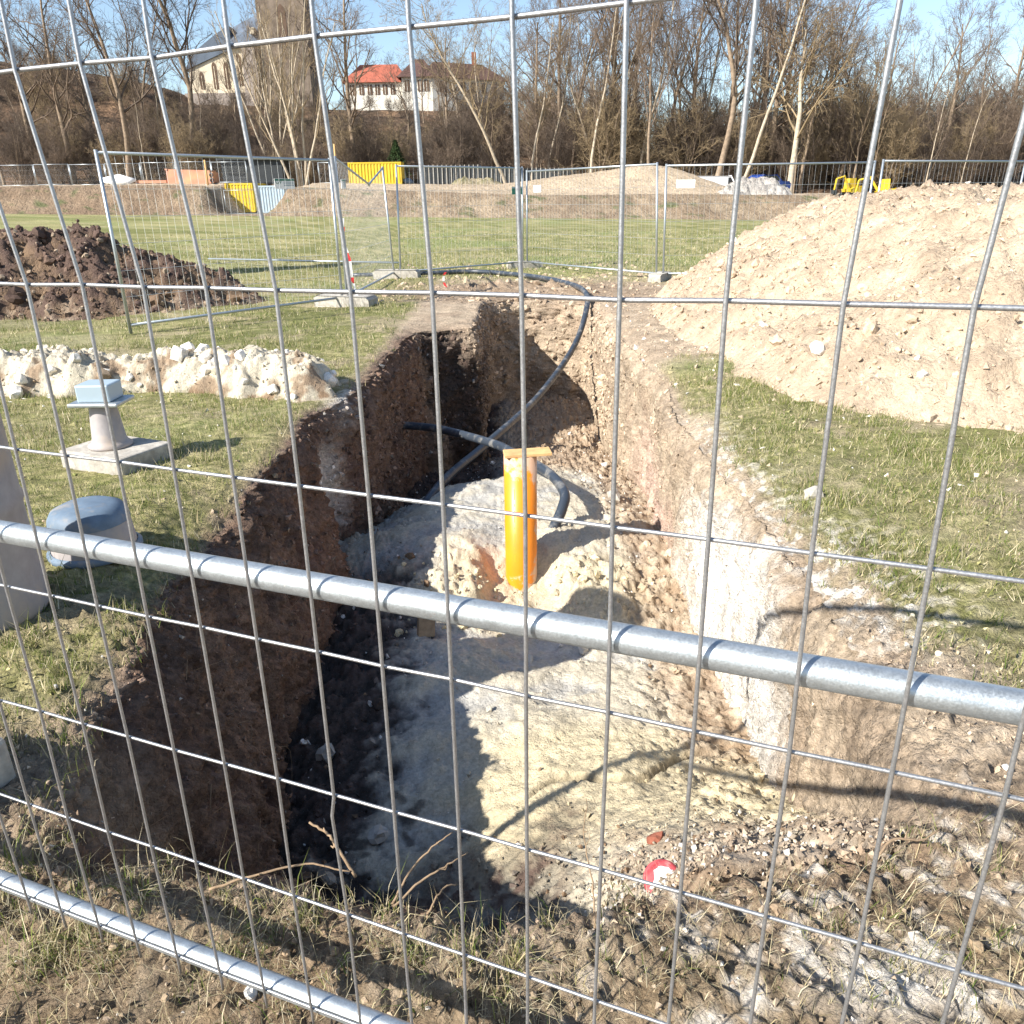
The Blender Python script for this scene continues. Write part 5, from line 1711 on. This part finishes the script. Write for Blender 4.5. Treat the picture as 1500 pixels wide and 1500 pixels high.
# mixed rubbish bags left
x_ = px(198, 80)
W, F = CL1[0][1], CL1[1]
o = mk('white_sack', W * (1.5, .7, .55), F, M['white_plate'], None, True); o.location = (x_, 80, emb_z(x_, 80) + .2); tag(o, 'white sack lying on the bank at the left edge', 'sack')
x_ = px(612, 86)
o = mk('blue_sack', CL1[0][4] * (.7, .5, .55), F, M['plastic_blue'], None, True); o.location = (x_, 86, emb_z(x_, 86) + .25); tag(o, 'small blue and white bag right of the long yellow container', 'sack')


# ------------------------------------------------------------------ vehicles on the far right
def car(x, y, z, rz, paint, label, van=False):
    r_ = thing('parked_car', label, 'van' if van else 'car', (x, y, z), rz)
    if van:
        prof = [(-2.4, .3), (2.4, .3), (2.45, .9), (2.1, 1.15), (1.6, 1.95), (-2.35, 2.0), (-2.45, 1.0)]
        glass = [(1.25, 1.15), (1.95, 1.15), (1.55, 1.8), (1.25, 1.8)]
    else:
        prof = [(-2.1, .28), (2.1, .28), (2.15, .65), (1.95, .85), (1.05, .95), (.45, 1.42), (-1.2, 1.45), (-1.8, 1.0), (-2.12, .9)]
        glass = [(-1.25, .97), (.85, .95), (.4, 1.36), (-1.1, 1.38)]
    o = MB().prism(prof, -.85, .85).build('body', M[paint], r_); bevel(o, .07, 3)
    for s in (-1, 1):
        MB().prism(glass, s * .853 - .006, s * .853 + .006).build('window', M['glass'], r_)
    for wx in (-1.35, 1.35):
        for s in (-1, 1):
            wh = MB().lathe([(.10, -.1), (.30, -.1), (.33, -.06), (.33, .06), (.30, .1), (.10, .1)], 18, (wx, s * .78, .33), Matrix.Rotation(R(90), 3, 'X')).build('wheel', M['black_rubber'], r_, True)
            MB().lathe([(.001, -.105), (.19, -.105), (.19, .105), (.001, .105)], 14, (wx, s * .785, .33), Matrix.Rotation(R(90), 3, 'X')).build('rim', M['galv'], wh, True)
    for s in (-1, 1):
        MB().box((prof[1][0] - .03, s * .6 - .16, .6), (prof[1][0] + .06, s * .6 + .16, .78)).build('headlight', M['white_plate'], r_)
    return r_


car(24.6, 80, emb_z(24.6, 80) + .1, R(25), 'blue_paint', 'dark blue car parked right of the grey gravel heap')
car(22.0, 90, emb_z(22, 90) - .25, R(5), 'white_paint', 'white van behind the grey gravel heap', True)
car(27.5, 92, emb_z(27.5, 92) + .2, R(-8), 'white_paint', 'white car behind the blue car at the foot of the wood')
car(17.5, 93, emb_z(17.5, 93) - .1, R(0), 'white_paint', 'white car at the right foot of the far tan mound')


def excavator(x, y, z, rz, label, s=1.0):
    r_ = thing('excavator', label, 'excavator', (x, y, z), rz)
    r_.scale = (s, s, s)
    for q in (-1, 1):
        o = MB().prism([(-1.3, .12), (-1.0, 0), (1.0, 0), (1.3, .12), (1.3, .42), (1.0, .55), (-1.0, .55), (-1.3, .42)], q * .75 - .22, q * .75 + .22).build('track', M['black_rubber'], r_)
    o = MB().prism([(-1.3, .65), (.9, .65), (1.0, 1.0), (.2, 1.25), (-1.2, 1.35), (-1.4, 1.0)], -.85, .85).build('body', M['yellow'], r_); bevel(o, .06)
    o = MB().prism([(-.4, 1.26), (.7, 1.1), (.6, 2.3), (-.35, 2.35)], -.85, .1).build('cab', M['yellow'], r_); bevel(o, .05)
    MB().prism([(-.3, 1.4), (.55, 1.3), (.48, 2.15), (-.26, 2.2)], -.87, -.852).build('window', M['glass'], r_)
    b_ = MB().tube([(.8, .35, 1.0), (1.9, .35, 2.6), (3.1, .35, 2.3)], [.17, .15, .12], 6).build('boom', M['yellow'], r_)
    MB().tube([(3.1, .35, 2.3), (3.3, .35, .9)], [.12, .10], 6).build('arm', M['yellow'], b_)
    MB().prism([(3.1, .9), (3.5, .95), (3.55, .45), (3.25, .25), (2.95, .5)], .05, .65).build('bucket', M['dark'], b_)
    return r_


excavator(px(1258, 70), 70, 1.15, R(200), 'yellow excavator rising just left of the right fence joint', .62)
excavator(px(1306, 66), 66, .9, R(165), 'yellow excavator behind the fence at the right edge', .66)
